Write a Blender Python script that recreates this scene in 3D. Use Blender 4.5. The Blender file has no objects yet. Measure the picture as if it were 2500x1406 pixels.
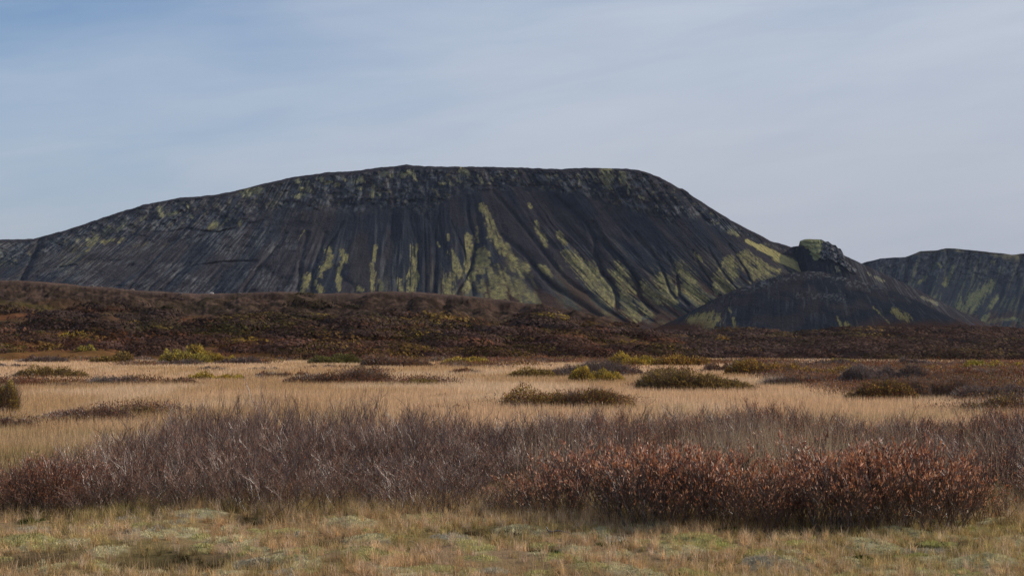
import bpy, math, random
import numpy as np
R = math.radians
sc = bpy.context.scene
C = sc.collection
PI = math.pi

# ------------------------------------------------------------------ camera
F = 3965.0            # focal length in photograph pixels (2500 wide)
CAMZ = 2.4
HOR = 850.0           # horizon row in the photograph
PITCH = math.atan((HOR - 703.0) / F)
cam_d = bpy.data.cameras.new('camera')
cam = bpy.data.objects.new('camera', cam_d); C.objects.link(cam)
cam_d.sensor_width = 36.0; cam_d.lens = 36.0 * F / 2500.0
cam_d.clip_start = 0.1; cam_d.clip_end = 30000
cam.location = (0, 0, CAMZ); cam.rotation_euler = (PI / 2 + PITCH, 0, 0)
sc.camera = cam

# ------------------------------------------------------------------ light
SUN_EL, SUN_AZ = 32.0, 74.0        # azimuth clockwise from the view direction
sun_d = bpy.data.lights.new('sun', 'SUN'); sun = bpy.data.objects.new('sun', sun_d); C.objects.link(sun)
sun_d.energy = 3.3; sun_d.angle = R(2.0); sun_d.color = (1.0, 0.91, 0.80)
sun.rotation_euler = (R(90 - SUN_EL), 0, R(180 - SUN_AZ) )
sun.rotation_euler = (R(90 - SUN_EL), 0, -R(SUN_AZ) + PI)
sun.location = (60, 20, 60)

w = bpy.data.worlds.new('World'); sc.world = w; w.use_nodes = True
nt = w.node_tree; nt.nodes.clear()
def N(t, typ, **kw):
    n = t.nodes.new(typ)
    for k, v in kw.items(): setattr(n, k, v)
    return n
def L(t, a, b): t.links.new(a, b)
def mth(t, op, a, b=None, clamp=False):
    n = N(t, 'ShaderNodeMath', operation=op); n.use_clamp = clamp
    for i, v in enumerate((a, b)):
        if v is None: continue
        if isinstance(v, (int, float)): n.inputs[i].default_value = v
        else: L(t, v, n.inputs[i])
    return n.outputs[0]
def mixc(t, fac, a, b, bt='MIX'):
    n = N(t, 'ShaderNodeMix', data_type='RGBA', blend_type=bt)
    for i, v in ((0, fac), (6, a), (7, b)):
        if isinstance(v, (int, float)): n.inputs[i].default_value = v
        elif isinstance(v, tuple): n.inputs[i].default_value = v + (1,)
        else: L(t, v, n.inputs[i])
    return n.outputs[2]
def maprange(t, v, a, b, c=0.0, d=1.0, smooth=True):
    n = N(t, 'ShaderNodeMapRange'); n.interpolation_type = 'SMOOTHSTEP' if smooth else 'LINEAR'
    L(t, v, n.inputs[0])
    for i, x in enumerate((a, b, c, d)): n.inputs[i + 1].default_value = x
    return n.outputs[0]

sky = N(nt, 'ShaderNodeTexSky', sky_type='NISHITA')
sky.sun_disc = False; sky.sun_elevation = R(SUN_EL); sky.sun_rotation = R(SUN_AZ)
sky.air_density = 1.0; sky.dust_density = 0.6; sky.ozone_density = 2.0; sky.altitude = 100
tc = N(nt, 'ShaderNodeTexCoord')
sep = N(nt, 'ShaderNodeSeparateXYZ'); L(nt, tc.outputs['Generated'], sep.inputs[0])
# thin high cloud, laid out over directions (azimuth against height), drawn out sideways
az = mth(nt, 'ARCTAN2', sep.outputs[0], sep.outputs[1])
cb = N(nt, 'ShaderNodeCombineXYZ'); L(nt, az, cb.inputs[0]); L(nt, sep.outputs[2], cb.inputs[1])
def cloudn(rot, sx, sy, detail, rough, dist):
    m1 = N(nt, 'ShaderNodeMapping'); m1.inputs['Rotation'].default_value = (0, 0, R(rot)); L(nt, cb.outputs[0], m1.inputs[0])
    m2 = N(nt, 'ShaderNodeMapping'); m2.inputs['Scale'].default_value = (sx, sy, 1); L(nt, m1.outputs[0], m2.inputs[0])
    q = N(nt, 'ShaderNodeTexNoise'); q.inputs['Scale'].default_value = 1.0; q.inputs['Detail'].default_value = detail
    q.inputs['Roughness'].default_value = rough; q.inputs['Distortion'].default_value = dist; L(nt, m2.outputs[0], q.inputs['Vector']); return q.outputs[0]
ca = cloudn(-9, 3.2, 15.0, 5, 0.5, 0.5)      # broad soft bands, climbing to the right
cb2 = cloudn(-6, 9.0, 60.0, 5, 0.55, 0.6)    # fine combed streaks
cd_ = cloudn(4, 2.0, 9.0, 3, 0.5, 0.2)
side = mth(nt, 'MULTIPLY_ADD', maprange(nt, az, -0.42, 0.40, 0, 1, smooth=False), 0.92); side.node.inputs[2].default_value = 0.15
low = maprange(nt, sep.outputs[2], 0.02, 0.22, 0.50, -0.06, smooth=False)
tex = mth(nt, 'ADD', mth(nt, 'MULTIPLY', mth(nt, 'SUBTRACT', ca, 0.5), 0.55), mth(nt, 'ADD', mth(nt, 'MULTIPLY', mth(nt, 'SUBTRACT', cb2, 0.5), 0.14), mth(nt, 'MULTIPLY', mth(nt, 'SUBTRACT', cd_, 0.5), 0.6)))
cov = mth(nt, 'ADD', mth(nt, 'ADD', side, low), tex)
cov = mth(nt, 'MULTIPLY', maprange(nt, cov, -0.15, 1.05), 0.97)
cc = mixc(nt, maprange(nt, sep.outputs[2], 0.03, 0.17), (0.335, 0.342, 0.380), (0.385, 0.418, 0.475))
dk = mth(nt, 'ADD', mth(nt, 'MULTIPLY', mth(nt, 'SUBTRACT', ca, 0.5), 0.65), mth(nt, 'MULTIPLY', mth(nt, 'SUBTRACT', cb2, 0.5), 0.25))
cc = mixc(nt, maprange(nt, dk, -0.22, 0.16), mixc(nt, 0.42, cc, (0.25, 0.285, 0.36)), cc)
skyc = N(nt, 'ShaderNodeVectorMath', operation='SCALE'); L(nt, sky.outputs[0], skyc.inputs[0]); skyc.inputs[3].default_value = 0.075
skyc2 = N(nt, 'ShaderNodeVectorMath', operation='MULTIPLY'); L(nt, skyc.outputs[0], skyc2.inputs[0]); skyc2.inputs[1].default_value = (0.60, 0.80, 1.0)
bgc = mixc(nt, cov, skyc2.outputs[0], cc)
bg = N(nt, 'ShaderNodeBackground'); bg.inputs[1].default_value = 1.0
L(nt, bgc, bg.inputs[0])
wo = N(nt, 'ShaderNodeOutputWorld'); L(nt, bg.outputs[0], wo.inputs[0])

sc.view_settings.view_transform = 'Standard'; sc.view_settings.look = 'None'
sc.view_settings.exposure = 0.52; sc.view_settings.gamma = 1.0; sc.view_settings.use_curve_mapping = False
sc.cycles.max_bounces = 5; sc.cycles.diffuse_bounces = 3; sc.cycles.glossy_bounces = 2
sc.cycles.transmission_bounces = 3; sc.cycles.transparent_max_bounces = 4
sc.cycles.use_adaptive_sampling = False; sc.cycles.use_denoising = True; sc.cycles.denoising_prefilter = 'NONE'
sc.cycles.caustics_reflective = False; sc.cycles.caustics_refractive = False

# ------------------------------------------------------------------ maths
cp, sp = math.cos(PITCH), math.sin(PITCH)
def at_depth(px, py, d):
    """world point seen at photo pixel (px, py), at world depth y = d"""
    px = np.asarray(px, float); py = np.asarray(py, float)
    x = (px - 1250) / F; u = (703 - py) / F
    yy = cp - u * sp; z = sp + u * cp
    return x / yy * d, d + 0 * x, CAMZ + z / yy * d
def project(X, Y, Z):
    Z = Z - CAMZ
    fw = Y * cp + Z * sp; up = -Y * sp + Z * cp
    return 1250 + F * X / fw, 703 - F * up / fw
def on_ground(px, py):
    d = CAMZ * F / (py - HOR)
    d = CAMZ / -((sp + (703 - py) / F * cp) / (cp - (703 - py) / F * sp))
    return (px - 1250) / F * d / (cp - (703 - py) / F * sp), d
def hsh(a, b, seed):
    h = (a.astype(np.int64) * 374761393 + b.astype(np.int64) * 668265263 + seed * 974634777) & 0xFFFFFFFF
    h = ((h ^ (h >> 13)) * 1274126177) & 0xFFFFFFFF
    h = ((h ^ (h >> 16)) * 2246822519) & 0xFFFFFFFF
    return ((h ^ (h >> 15)) & 0xFFFFFF) / float(0xFFFFFF)
def vn(x, y, seed=0):
    x, y = np.broadcast_arrays(np.asarray(x, float), np.asarray(y, float))
    xi = np.floor(x); yi = np.floor(y); fx = x - xi; fy = y - yi
    fx = fx * fx * (3 - 2 * fx); fy = fy * fy * (3 - 2 * fy)
    a = hsh(xi, yi, seed); b = hsh(xi + 1, yi, seed); c = hsh(xi, yi + 1, seed); d = hsh(xi + 1, yi + 1, seed)
    return (a * (1 - fx) + b * fx) * (1 - fy) + (c * (1 - fx) + d * fx) * fy
def fbm(x, y, seed=0, o=4, g=0.5):
    s = 0; a = 1; t = 0
    for i in range(o):
        s = s + a * vn(x * 2 ** i, y * 2 ** i, seed + 17 * i); t += a; a *= g
    return s / t
def ss(x, a, b):
    t = np.clip((x - a) / (b - a), 0, 1); return t * t * (3 - 2 * t)
def lerp(a, b, t):
    return a + (b - a) * t
def itp(x, pts):
    p = np.array(pts, float); return np.interp(x, p[:, 0], p[:, 1])

# ------------------------------------------------------------------ mesh helpers
def make_mesh(name, V, quads=None, tris=None, col=None, smooth=False):
    me = bpy.data.meshes.new(name)
    V = np.ascontiguousarray(V, dtype=np.float32)
    me.vertices.add(len(V)); me.vertices.foreach_set('co', V.ravel())
    q = np.zeros((0, 4), np.int32) if quads is None else np.asarray(quads, np.int32)
    t = np.zeros((0, 3), np.int32) if tris is None else np.asarray(tris, np.int32)
    lv = np.concatenate([q.ravel(), t.ravel()])
    me.loops.add(len(lv)); me.loops.foreach_set('vertex_index', lv)
    me.polygons.add(len(q) + len(t))
    me.polygons.foreach_set('loop_start', np.concatenate([np.arange(len(q)) * 4, len(q) * 4 + np.arange(len(t)) * 3]).astype(np.int32))
    me.update(calc_edges=True)
    me.polygons.foreach_set('use_smooth', np.full(len(q) + len(t), smooth))
    if col is not None:
        a = me.color_attributes.new('Col', 'FLOAT_COLOR', 'POINT')
        c4 = np.ones((len(V), 4), np.float32); c4[:, :3] = np.clip(col, 0, 1); a.data.foreach_set('color', c4.ravel())
    return me
def link(name, me, m, parent=None):
    o = bpy.data.objects.new(name, me); C.objects.link(o)
    if m is not None and not me.materials: me.materials.append(m)
    if parent: o.parent = parent
    return o
def tag(o, label=None, cat=None, group=None, kind=None):
    for k, v in (('label', label), ('category', cat), ('group', group), ('kind', kind)):
        if v: o[k] = v
    return o
def thing(name, loc, label, cat, group=None):
    o = bpy.data.objects.new(name, None); C.objects.link(o); o.location = loc
    o.empty_display_size = 0.2
    return tag(o, label, cat, group)
def grid_quads(nu, nv):
    a = np.arange(nu * nv).reshape(nu, nv)
    return np.stack([a[:-1, :-1], a[1:, :-1], a[1:, 1:], a[:-1, 1:]], -1).reshape(-1, 4)

# ------------------------------------------------------------------ materials
def leaf_mat(name, transl=0.3, rough=None, var=0.25, scale=6.0):
    m = bpy.data.materials.new(name); m.use_nodes = True; t = m.node_tree; t.nodes.clear()
    at = N(t, 'ShaderNodeAttribute', attribute_name='Col')
    tcn = N(t, 'ShaderNodeTexCoord'); no = N(t, 'ShaderNodeTexNoise'); no.inputs['Scale'].default_value = scale; no.inputs['Detail'].default_value = 2
    L(t, tcn.outputs['Object'], no.inputs['Vector'])
    k = maprange(t, no.outputs[0], 0.3, 0.7, 1 - var, 1 + var, smooth=False)
    sc_ = N(t, 'ShaderNodeVectorMath', operation='SCALE'); L(t, at.outputs['Color'], sc_.inputs[0]); L(t, k, sc_.inputs[3])
    d = N(t, 'ShaderNodeBsdfDiffuse'); L(t, sc_.outputs[0], d.inputs[0])
    out = N(t, 'ShaderNodeOutputMaterial'); last = d.outputs[0]
    if transl > 0:
        tr = N(t, 'ShaderNodeBsdfTranslucent'); L(t, sc_.outputs[0], tr.inputs[0])
        mx = N(t, 'ShaderNodeMixShader'); mx.inputs[0].default_value = transl
        L(t, last, mx.inputs[1]); L(t, tr.outputs[0], mx.inputs[2]); last = mx.outputs[0]
    if rough:
        gl = N(t, 'ShaderNodeBsdfGlossy'); gl.inputs['Roughness'].default_value = rough; gl.inputs[0].default_value = (1, 1, 1, 1)
        mx = N(t, 'ShaderNodeMixShader'); mx.inputs[0].default_value = 0.05
        L(t, last, mx.inputs[1]); L(t, gl.outputs[0], mx.inputs[2]); last = mx.outputs[0]
    L(t, last, out.inputs[0]); return m
def land_mat(name, s1, s2, bump_dist, var=0.3, bump=0.6):
    """terrain: vertex albedo varied by two noises, plus relief"""
    m = bpy.data.materials.new(name); m.use_nodes = True; t = m.node_tree; t.nodes.clear()
    at = N(t, 'ShaderNodeAttribute', attribute_name='Col')
    tcn = N(t, 'ShaderNodeTexCoord')
    a = N(t, 'ShaderNodeTexNoise'); a.inputs['Scale'].default_value = s1; a.inputs['Detail'].default_value = 6; a.inputs['Roughness'].default_value = 0.65
    b = N(t, 'ShaderNodeTexNoise'); b.inputs['Scale'].default_value = s2; b.inputs['Detail'].default_value = 5; b.inputs['Roughness'].default_value = 0.7
    L(t, tcn.outputs['Object'], a.inputs['Vector']); L(t, tcn.outputs['Object'], b.inputs['Vector'])
    k = maprange(t, mth(t, 'MULTIPLY', mth(t, 'ADD', a.outputs[0], b.outputs[0]), 0.5), 0.35, 0.65, 1 - var, 1 + var, smooth=False)
    sc_ = N(t, 'ShaderNodeVectorMath', operation='SCALE'); L(t, at.outputs['Color'], sc_.inputs[0]); L(t, k, sc_.inputs[3])
    d = N(t, 'ShaderNodeBsdfDiffuse'); L(t, sc_.outputs[0], d.inputs[0]); d.inputs['Roughness'].default_value = 0.8
    bp = N(t, 'ShaderNodeBump'); bp.inputs['Strength'].default_value = bump; bp.inputs['Distance'].default_value = bump_dist
    L(t, b.outputs[0], bp.inputs['Height']); L(t, bp.outputs[0], d.inputs['Normal'])
    out = N(t, 'ShaderNodeOutputMaterial'); L(t, d.outputs[0], out.inputs[0]); return m

M_leaf = leaf_mat('dry_leaves', 0.35, 0.45)
M_twig = leaf_mat('twig_bark', 0.0, 0.4)
M_grass = leaf_mat('dry_grass_blades', 0.35)
M_moss = leaf_mat('moss_tufts', 0.15)
M_far = leaf_mat('far_foliage', 0.25, scale=1.2, var=0.35)
M_ground = land_mat('meadow_soil', 1.2, 9.0, 0.05)
M_hill = land_mat('hill_soil', 0.08, 0.9, 0.5, 0.4)
M_mtn = land_mat('basalt_slope', 0.035, 0.22, 5.0, 0.30, 0.75)
M_mtn2 = land_mat('far_basalt_slope', 0.02, 0.12, 8.0, 0.35, 0.9)
M_stone = land_mat('pale_stone', 1.0, 6.0, 0.1)

# ------------------------------------------------------------------ ground
MOSS = [  # px, py, half width, half height, tone: 0 yellow-green, 1 grey lichen, 2 dark green, 3 bright green
 (985,1274,42,10,4),(1045,1270,45,10,0),(850,1282,60,10,4),(350,1288,45,6,0),(385,1300,30,10,1),(318,1308,30,8,1),(430,1286,40,7,1),
 (650,1302,55,13,0),(575,1325,60,14,4),(500,1340,40,10,0),(880,1366,85,16,0),(900,1330,70,10,4),(1150,1345,70,12,0),(1370,1370,58,11,3),(1330,1352,45,8,2),
 (1690,1322,80,14,0),(1765,1334,55,10,3),(1640,1345,60,8,4),(1880,1372,100,14,1),(1950,1385,60,10,1),(1500,1322,50,9,1),(2120,1335,70,11,4),(2010,1300,60,8,1),
 (60,1322,70,12,0),(180,1330,60,9,4),(230,1300,60,7,0),(760,1385,60,13,4),(690,1400,60,10,1),(540,1400,50,9,4),(1060,1395,60,12,0),(1210,1398,60,9,1),
 (1560,1395,70,10,4),(1700,1398,60,9,0),(2260,1345,90,11,1),(2400,1375,80,10,4),(2330,1400,60,8,0),(2160,1395,60,10,4),(1430,1395,50,8,0),(130,1390,60,9,4),(1270,1300,60,8,4),(1600,1290,60,6,4),(480,1265,70,6,4),(2200,1300,90,8,4)]
MT = {0: (0.38, 0.34, 0.15), 1: (0.34, 0.305, 0.225), 2: (0.045, 0.060, 0.012), 3: (0.37, 0.35, 0.13), 4: (0.46, 0.41, 0.24)}
PITS = [(400, 1368, 150, 20, 0.16), (60, 1364, 110, 15, 0.10), (640, 1378, 60, 10, 0.06), (1480, 1312, 60, 5, 0.04), (820, 1330, 50, 5, .04), (1325, 1345, 45, 9, 0.05), (2310, 1336, 90, 6, 0.05), (640, 1275, 60, 6, .04), (1230, 1303, 60, 6, .04), (1140, 1305, 50, 5, .04)]
rng = np.random.default_rng(7)
def foot(px, py, hw, hh):
    x, y = on_ground(px, py); _, y2 = on_ground(px, py + hh)
    return x, y, hw * y / F, abs(y - y2)
MOSSW = [foot(a, b, c * (0.62 if k == 1 else 1.0), d * (0.7 if k == 1 else 1.0)) + (k,) for a, b, c, d, k in MOSS]
for i_ in range(150):
    y_ = rng.uniform(17.2, 22.8); MOSSW.append((rng.uniform(-0.34, 0.34) * y_, y_, rng.uniform(0.08, 0.30), rng.uniform(0.10, 0.34), int(rng.choice([0, 4, 4, 3, 1, 2], p=[.3, .25, .2, .08, .1, .07]))))
PITW = [foot(a, b, c, d) + (k,) for a, b, c, d, k in PITS]
def mound(x, y):
    z = 0 * x
    for (mx, my, rx, ry, k) in MOSSW:
        near = (np.abs(x - mx) < 3 * rx) & (np.abs(y - my) < 3 * ry + 1)
        if not near.any(): continue
        xx = x[near]; yy = y[near]
        r2 = ((xx - mx) / rx) ** 2 + ((yy - my) / (ry * 0.8)) ** 2
        z[near] = np.maximum(z[near], (0.085 if rx > 0.32 else 0.035) * np.exp(-r2)) 
    return z
def ground_z(x, y):
    x = np.asarray(x, float); y = np.asarray(y, float)
    x, y = np.broadcast_arrays(x, y); x = x.copy(); y = y.copy()
    near = ss(y, 70, 26) * ss(y, 2, 8)
    z = near * (0.14 * (fbm(x / 2.2, y / 2.2, 3, 3) - 0.5) + 0.12 * (fbm(x * 1.3, y * 1.3, 9, 3) - 0.5))
    m = (y < 32) & (y > 10)
    if m.any(): z[m] += mound(x[m], y[m])
    for (mx, my, rx, ry, dep) in PITW:
        r2 = ((x - mx) / rx) ** 4 + ((y - my) / ry) ** 2
        z = z - dep * np.exp(-r2)
    z = z + 0.25 * (fbm(x / 60, y / 60, 5, 2) - 0.5) * ss(y, 60, 140) * ss(y, 900, 320)
    return z
STRAW = np.array([0.56, 0.385, 0.235]); 
def grass_col(x, y, n=None):
    """dominant ground colour at a place (albedo)"""
    x = np.asarray(x, float); y = np.asarray(y, float)
    a = fbm(x / 3.0, y / 3.0, 21, 3); b = fbm(x / 1.1, y / 1.1, 22, 3); c = fbm(x / 14, y / 40, 23, 3)
    far = ss(y, 30, 48)
    near = lerp(np.array([0.50, 0.365, 0.215]), np.array([0.41, 0.33, 0.165]), ss(a, 0.42, 0.62)[..., None])
    near = lerp(near, np.array([0.56, 0.41, 0.27]), ss(b, 0.50, 0.66)[..., None] * 0.8)
    farc = lerp(STRAW * 1.06, np.array([0.47, 0.31, 0.165]), ss(c, 0.42, 0.58)[..., None])
    farc = lerp(farc, np.array([0.66, 0.50, 0.34]), (ss(fbm(x / 7, y / 16, 24, 3), 0.54, 0.68))[..., None] * 0.7)
    farc = lerp(farc, np.array([0.36, 0.285, 0.14]), (ss(a, 0.58, 0.72) * ss(y, 120, 50))[..., None] * 0.5)
    near = near * np.array([0.96, 0.89, 0.78])
    col = lerp(near, farc, far[..., None])
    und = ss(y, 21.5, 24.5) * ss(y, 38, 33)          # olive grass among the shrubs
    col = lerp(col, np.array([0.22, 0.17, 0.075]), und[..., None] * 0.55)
    return col
def moss_w(x, y):
    wgt = np.zeros_like(x); tone = np.zeros(x.shape + (3,))
    for (mx, my, rx, ry, k) in MOSSW:
        near = (np.abs(x - mx) < 1.6 * rx) & (np.abs(y - my) < 2.0 * ry)
        if not near.any(): continue
        xx = x[near]; yy = y[near]
        r = np.sqrt(((xx - mx) / rx) ** 2 + ((yy - my) / ry) ** 2) + 2.6 * (fbm(xx * 2.6, yy * 1.7, 31, 4, 0.6) - 0.5)
        ww = ss(r, 1.15, 0.75); sel = ww > wgt[near]
        idx = np.where(near.ravel())[0] if near.ndim else None
        wf = wgt.ravel(); tf = tone.reshape(-1, 3)
        ii = idx[sel]; wf[ii] = ww[sel]; tf[ii] = MT[k]
    return wgt, tone
def axis(fine0, fine1, step, far, grow=1.07):
    a = list(np.arange(fine0, fine1, step)); s = step; v = a[-1]
    while v < far: s *= grow; v += s; a.append(v)
    return a
xs_p = axis(0, 11, 0.075, 6500); xs_ = np.array([-v for v in xs_p[:0:-1]] + xs_p)
ys_ = np.array([-v for v in axis(1.0, 3, 1.0, 2200, 1.3)[::-1]] + list(np.arange(0, 15, 0.8)) + axis(15, 34, 0.07, 8000, 1.05))
GX, GY = np.meshgrid(xs_, ys_, indexing='ij')
GZ = ground_z(GX, GY)
mw, mtone = moss_w(GX.ravel(), GY.ravel())
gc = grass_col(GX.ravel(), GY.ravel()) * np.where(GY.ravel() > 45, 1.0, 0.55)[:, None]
gc = lerp(gc, mtone, (mw * 0.8)[:, None])
for (mx, my, rx, ry, dep) in PITW:                   # bare peat in the hollows
    r2 = ((GX.ravel() - mx) / rx) ** 4 + ((GY.ravel() - my) / ry) ** 2
    gc = lerp(gc, np.array([0.035, 0.028, 0.014]), np.exp(-r2 * 0.8)[:, None] * 0.9)
V = np.stack([GX, GY, GZ], -1).reshape(-1, 3)
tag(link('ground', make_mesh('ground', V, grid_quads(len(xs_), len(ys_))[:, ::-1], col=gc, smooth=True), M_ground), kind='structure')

# ------------------------------------------------------------------ mountains
def Z1(X, Y): return X / 2.929, 380 + Y / 2.929
def Z2(X, Y): return 800 + X / 2.929, 380 + Y / 2.929
def Z3(X, Y): return 1650 + X / 2.929, 380 + Y / 2.929
# strokes: (zoom, x1, y1, x2, y2, half width)
MOSS_A = [
 (2,1105,365,1150,455,20),(2,1160,480,1200,560,26),(2,1185,575,1265,660,36),(2,1280,690,1330,740,24),(2,1330,770,1400,840,30),
 (2,1020,590,1015,700,30),(2,1010,700,990,830,20),(2,1100,700,1080,790,38),(2,1130,760,1110,810,25),(2,1060,830,985,950,24),(2,1070,510,1075,620,9),
 (2,1210,870,1240,990,62),(2,1290,900,1350,960,38),(2,1330,960,1470,1010,45),(2,1120,950,1190,1010,45),(2,870,880,860,985,32),(2,890,690,940,850,22),(2,860,570,870,600,8),(2,1030,880,960,960,16),
 (2,1740,720,1830,820,40),(2,1880,850,1985,970,66),(2,1960,980,2030,1040,42),(2,1700,700,1760,780,24),
 (2,2090,840,2130,960,62),(2,2120,960,2190,1150,40),(2,2250,1080,2310,1140,26),(2,2270,930,2360,1040,34),(2,2390,900,2440,1000,45),(2,2400,1010,2470,1040,26),
 (2,1490,480,1510,560,14),(2,1540,580,1560,640,18),(2,1655,560,1700,630,16),(2,1440,350,1450,370,10),(2,1520,790,1600,850,16),(2,1400,770,1440,820,12),
 (2,612,655,615,720,22),(2,615,740,610,830,18),(2,618,850,600,970,26),(2,345,640,338,750,11),(2,515,890,525,960,18),(2,320,780,320,960,13),(2,220,950,235,965,18),(2,380,900,380,960,16),(2,100,680,85,880,12),(2,140,710,140,760,9),(2,15,660,10,800,17),(2,80,900,75,940,10),(2,790,620,795,650,6),(2,600,780,560,880,5),
 (2,955,105,1000,130,20),(2,1070,145,1100,190,9),(2,380,140,430,120,13),(2,430,120,460,145,9),(2,190,185,240,165,16),(2,240,165,265,190,7),(2,320,230,320,285,15),(2,540,140,600,120,16),(2,610,110,625,165,10),(2,590,120,640,180,8),
 (2,1990,110,2005,200,34),(2,1940,150,2040,150,16),(2,2110,130,2115,190,22),(2,2150,210,2150,280,7),(2,800,200,830,205,9),(2,880,200,895,205,9),(2,930,175,950,185,9),(2,110,150,125,170,12),(2,55,215,75,215,10),(2,1345,110,1350,120,10),(2,1570,140,1585,175,8),(2,1780,140,1800,190,9),(2,1880,130,1900,160,9),(2,225,235,240,240,12),(2,360,265,370,280,7),(2,1170,150,1180,180,6),(2,2240,290,2255,310,9),
 (1,1740,270,1860,245,20),(1,2130,180,2140,195,16),(1,2195,190,2205,250,16),(1,2140,235,2185,240,10),(1,2120,290,2180,280,12),(1,2300,165,2310,175,14),(1,2330,200,2370,190,9),(1,1140,380,1160,430,16),(1,1210,420,1280,400,13),(1,1360,425,1370,435,12),
 (1,775,510,750,535,14),(1,900,490,850,530,11),(1,690,590,640,640,17),(1,620,600,635,600,11),(1,740,620,800,600,13),(1,880,595,850,625,9),(1,560,600,520,640,8),(1,1040,430,1010,460,8),(1,1730,460,1710,490,11),(1,640,660,615,680,8),(1,1550,480,1500,520,16),(1,1330,340,1350,420,6),
 (1,2200,870,2160,970,30),(1,2250,900,2290,960,20),(1,2350,690,2320,800,20),(1,2300,800,2290,860,14),(1,2430,800,2420,960,13),(1,2470,700,2450,760,7),(1,2180,540,2140,600,5),
 (3,390,540,440,565,16),(3,510,610,620,670,12),(3,600,655,900,800,20),(3,720,730,930,820,22),
 (3,30,800,100,890,36),(3,90,930,180,1030,42),(3,10,940,10,1000,12),(3,140,700,190,750,9),(3,380,760,410,860,36),(3,310,880,360,950,40),(3,280,900,290,980,16),(3,470,720,500,800,26),(3,500,700,620,800,26),(3,560,830,640,840,34),(3,650,790,740,830,14),(3,330,800,310,850,12),(3,560,860,540,890,20)]
GULLY = [
 (2,[(1000,300),(1000,400),(1020,500),(1060,600),(1045,720),(1020,820),(970,900),(915,1000)],9,5),
 (2,[(880,470),(940,600),(978,680),(985,770),(960,850)],6,3),
 (2,[(1240,570),(1330,640),(1430,720),(1480,790),(1540,870),(1620,940),(1720,1000),(1840,1080),(1940,1150)],12,8),
 (2,[(1180,250),(1330,420),(1440,560),(1520,660),(1600,760),(1680,860),(1760,930),(1860,990),(1960,1080),(2150,1200)],10,7),
 (2,[(1640,300),(1850,480),(1910,600),(1920,720),(1960,830),(2040,930),(2072,1000),(2065,1090)],12,8),
 (2,[(1900,480),(2000,640),(2100,740),(2170,820),(2220,920),(2235,1010),(2300,1080),(2350,1120)],12,8),
 (2,[(2200,550),(2310,680),(2370,780),(2420,880),(2450,970),(2490,1020)],9,5),
 (1,[(1200,620),(1100,750),(1000,850),(920,950)],8,4),(1,[(1350,640),(1240,770),(1110,900),(1050,970)],7,4),(1,[(1480,600),(1330,760),(1170,960)],6,3),
 (1,[(2040,560),(1980,650),(1860,780),(1740,960)],10,5),(1,[(2330,560),(2270,720),(2240,820),(2230,980)],12,6),(1,[(2200,560),(2150,760),(2135,960)],12,6),(1,[(2450,480),(2380,600),(2330,660)],8,4),
 (3,[(380,640),(430,720),(500,820),(530,890)],8,5),(3,[(230,660),(290,760),(340,840),(400,910)],7,4),(3,[(-60,700),(10,860),(25,1000),(90,1070)],9,6),(3,[(120,680),(180,800),(250,900)],6,4),
 (1,[(290,580),(250,700),(200,800),(150,900)],14,14),
 (1,[(250,840),(420,800),(540,785)],8,4),(1,[(1180,850),(1400,790),(1600,760),(1830,755)],7,4),(1,[(1100,545),(1200,550),(1330,520),(1450,540),(1560,550),(1680,520)],6,4)]
def zconv(z, X, Y): return {1: Z1, 2: Z2, 3: Z3, 0: (lambda a, b: (a, b))}[z](X, Y)
def seg_d(px, py, x1, y1, x2, y2):
    dx, dy = x2 - x1, y2 - y1; l2 = dx * dx + dy * dy + 1e-6
    t = np.clip(((px - x1) * dx + (py - y1) * dy) / l2, 0, 1)
    return np.hypot(px - x1 - t * dx, py - y1 - t * dy)
def stroke_field(px, py, strokes, soft=1.0):
    out = np.zeros_like(px)
    for z, a, b, c, d, wd in strokes:
        x1, y1 = zconv(z, a, b); x2, y2 = zconv(z, c, d); wd = wd / (2.929 if z else 1)
        near = (px > min(x1, x2) - 2 * wd) & (px < max(x1, x2) + 2 * wd) & (py > min(y1, y2) - 2 * wd) & (py < max(y1, y2) + 2 * wd)
        if near.any():
            out[near] = np.maximum(out[near], np.clip(1.55 - seg_d(px[near], py[near], x1, y1, x2, y2) / (wd * soft), 0, 1.5))
    return out
def gully_field(px, py, gl):
    out = np.zeros_like(px)
    for z, pts, wd, dep in gl:
        wd = wd / (2.929 if z else 1) * 1.3
        P = [zconv(z, *p) for p in pts]; n = len(P) - 1
        best = np.zeros_like(px)
        for i in range(n):
            near = (px > min(P[i][0], P[i+1][0]) - 4 * wd) & (px < max(P[i][0], P[i+1][0]) + 4 * wd) & (py > min(P[i][1], P[i+1][1]) - 4 * wd) & (py < max(P[i][1], P[i+1][1]) + 4 * wd)
            if near.any():
                dd = seg_d(px[near], py[near], *P[i], *P[i+1]); fade = min(1, 0.35 + (i + 0.5) / n)
                best[near] = np.maximum(best[near], np.exp(-(dd / wd) ** 2) * fade * dep)
        out = np.maximum(out, best)
    return out

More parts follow.
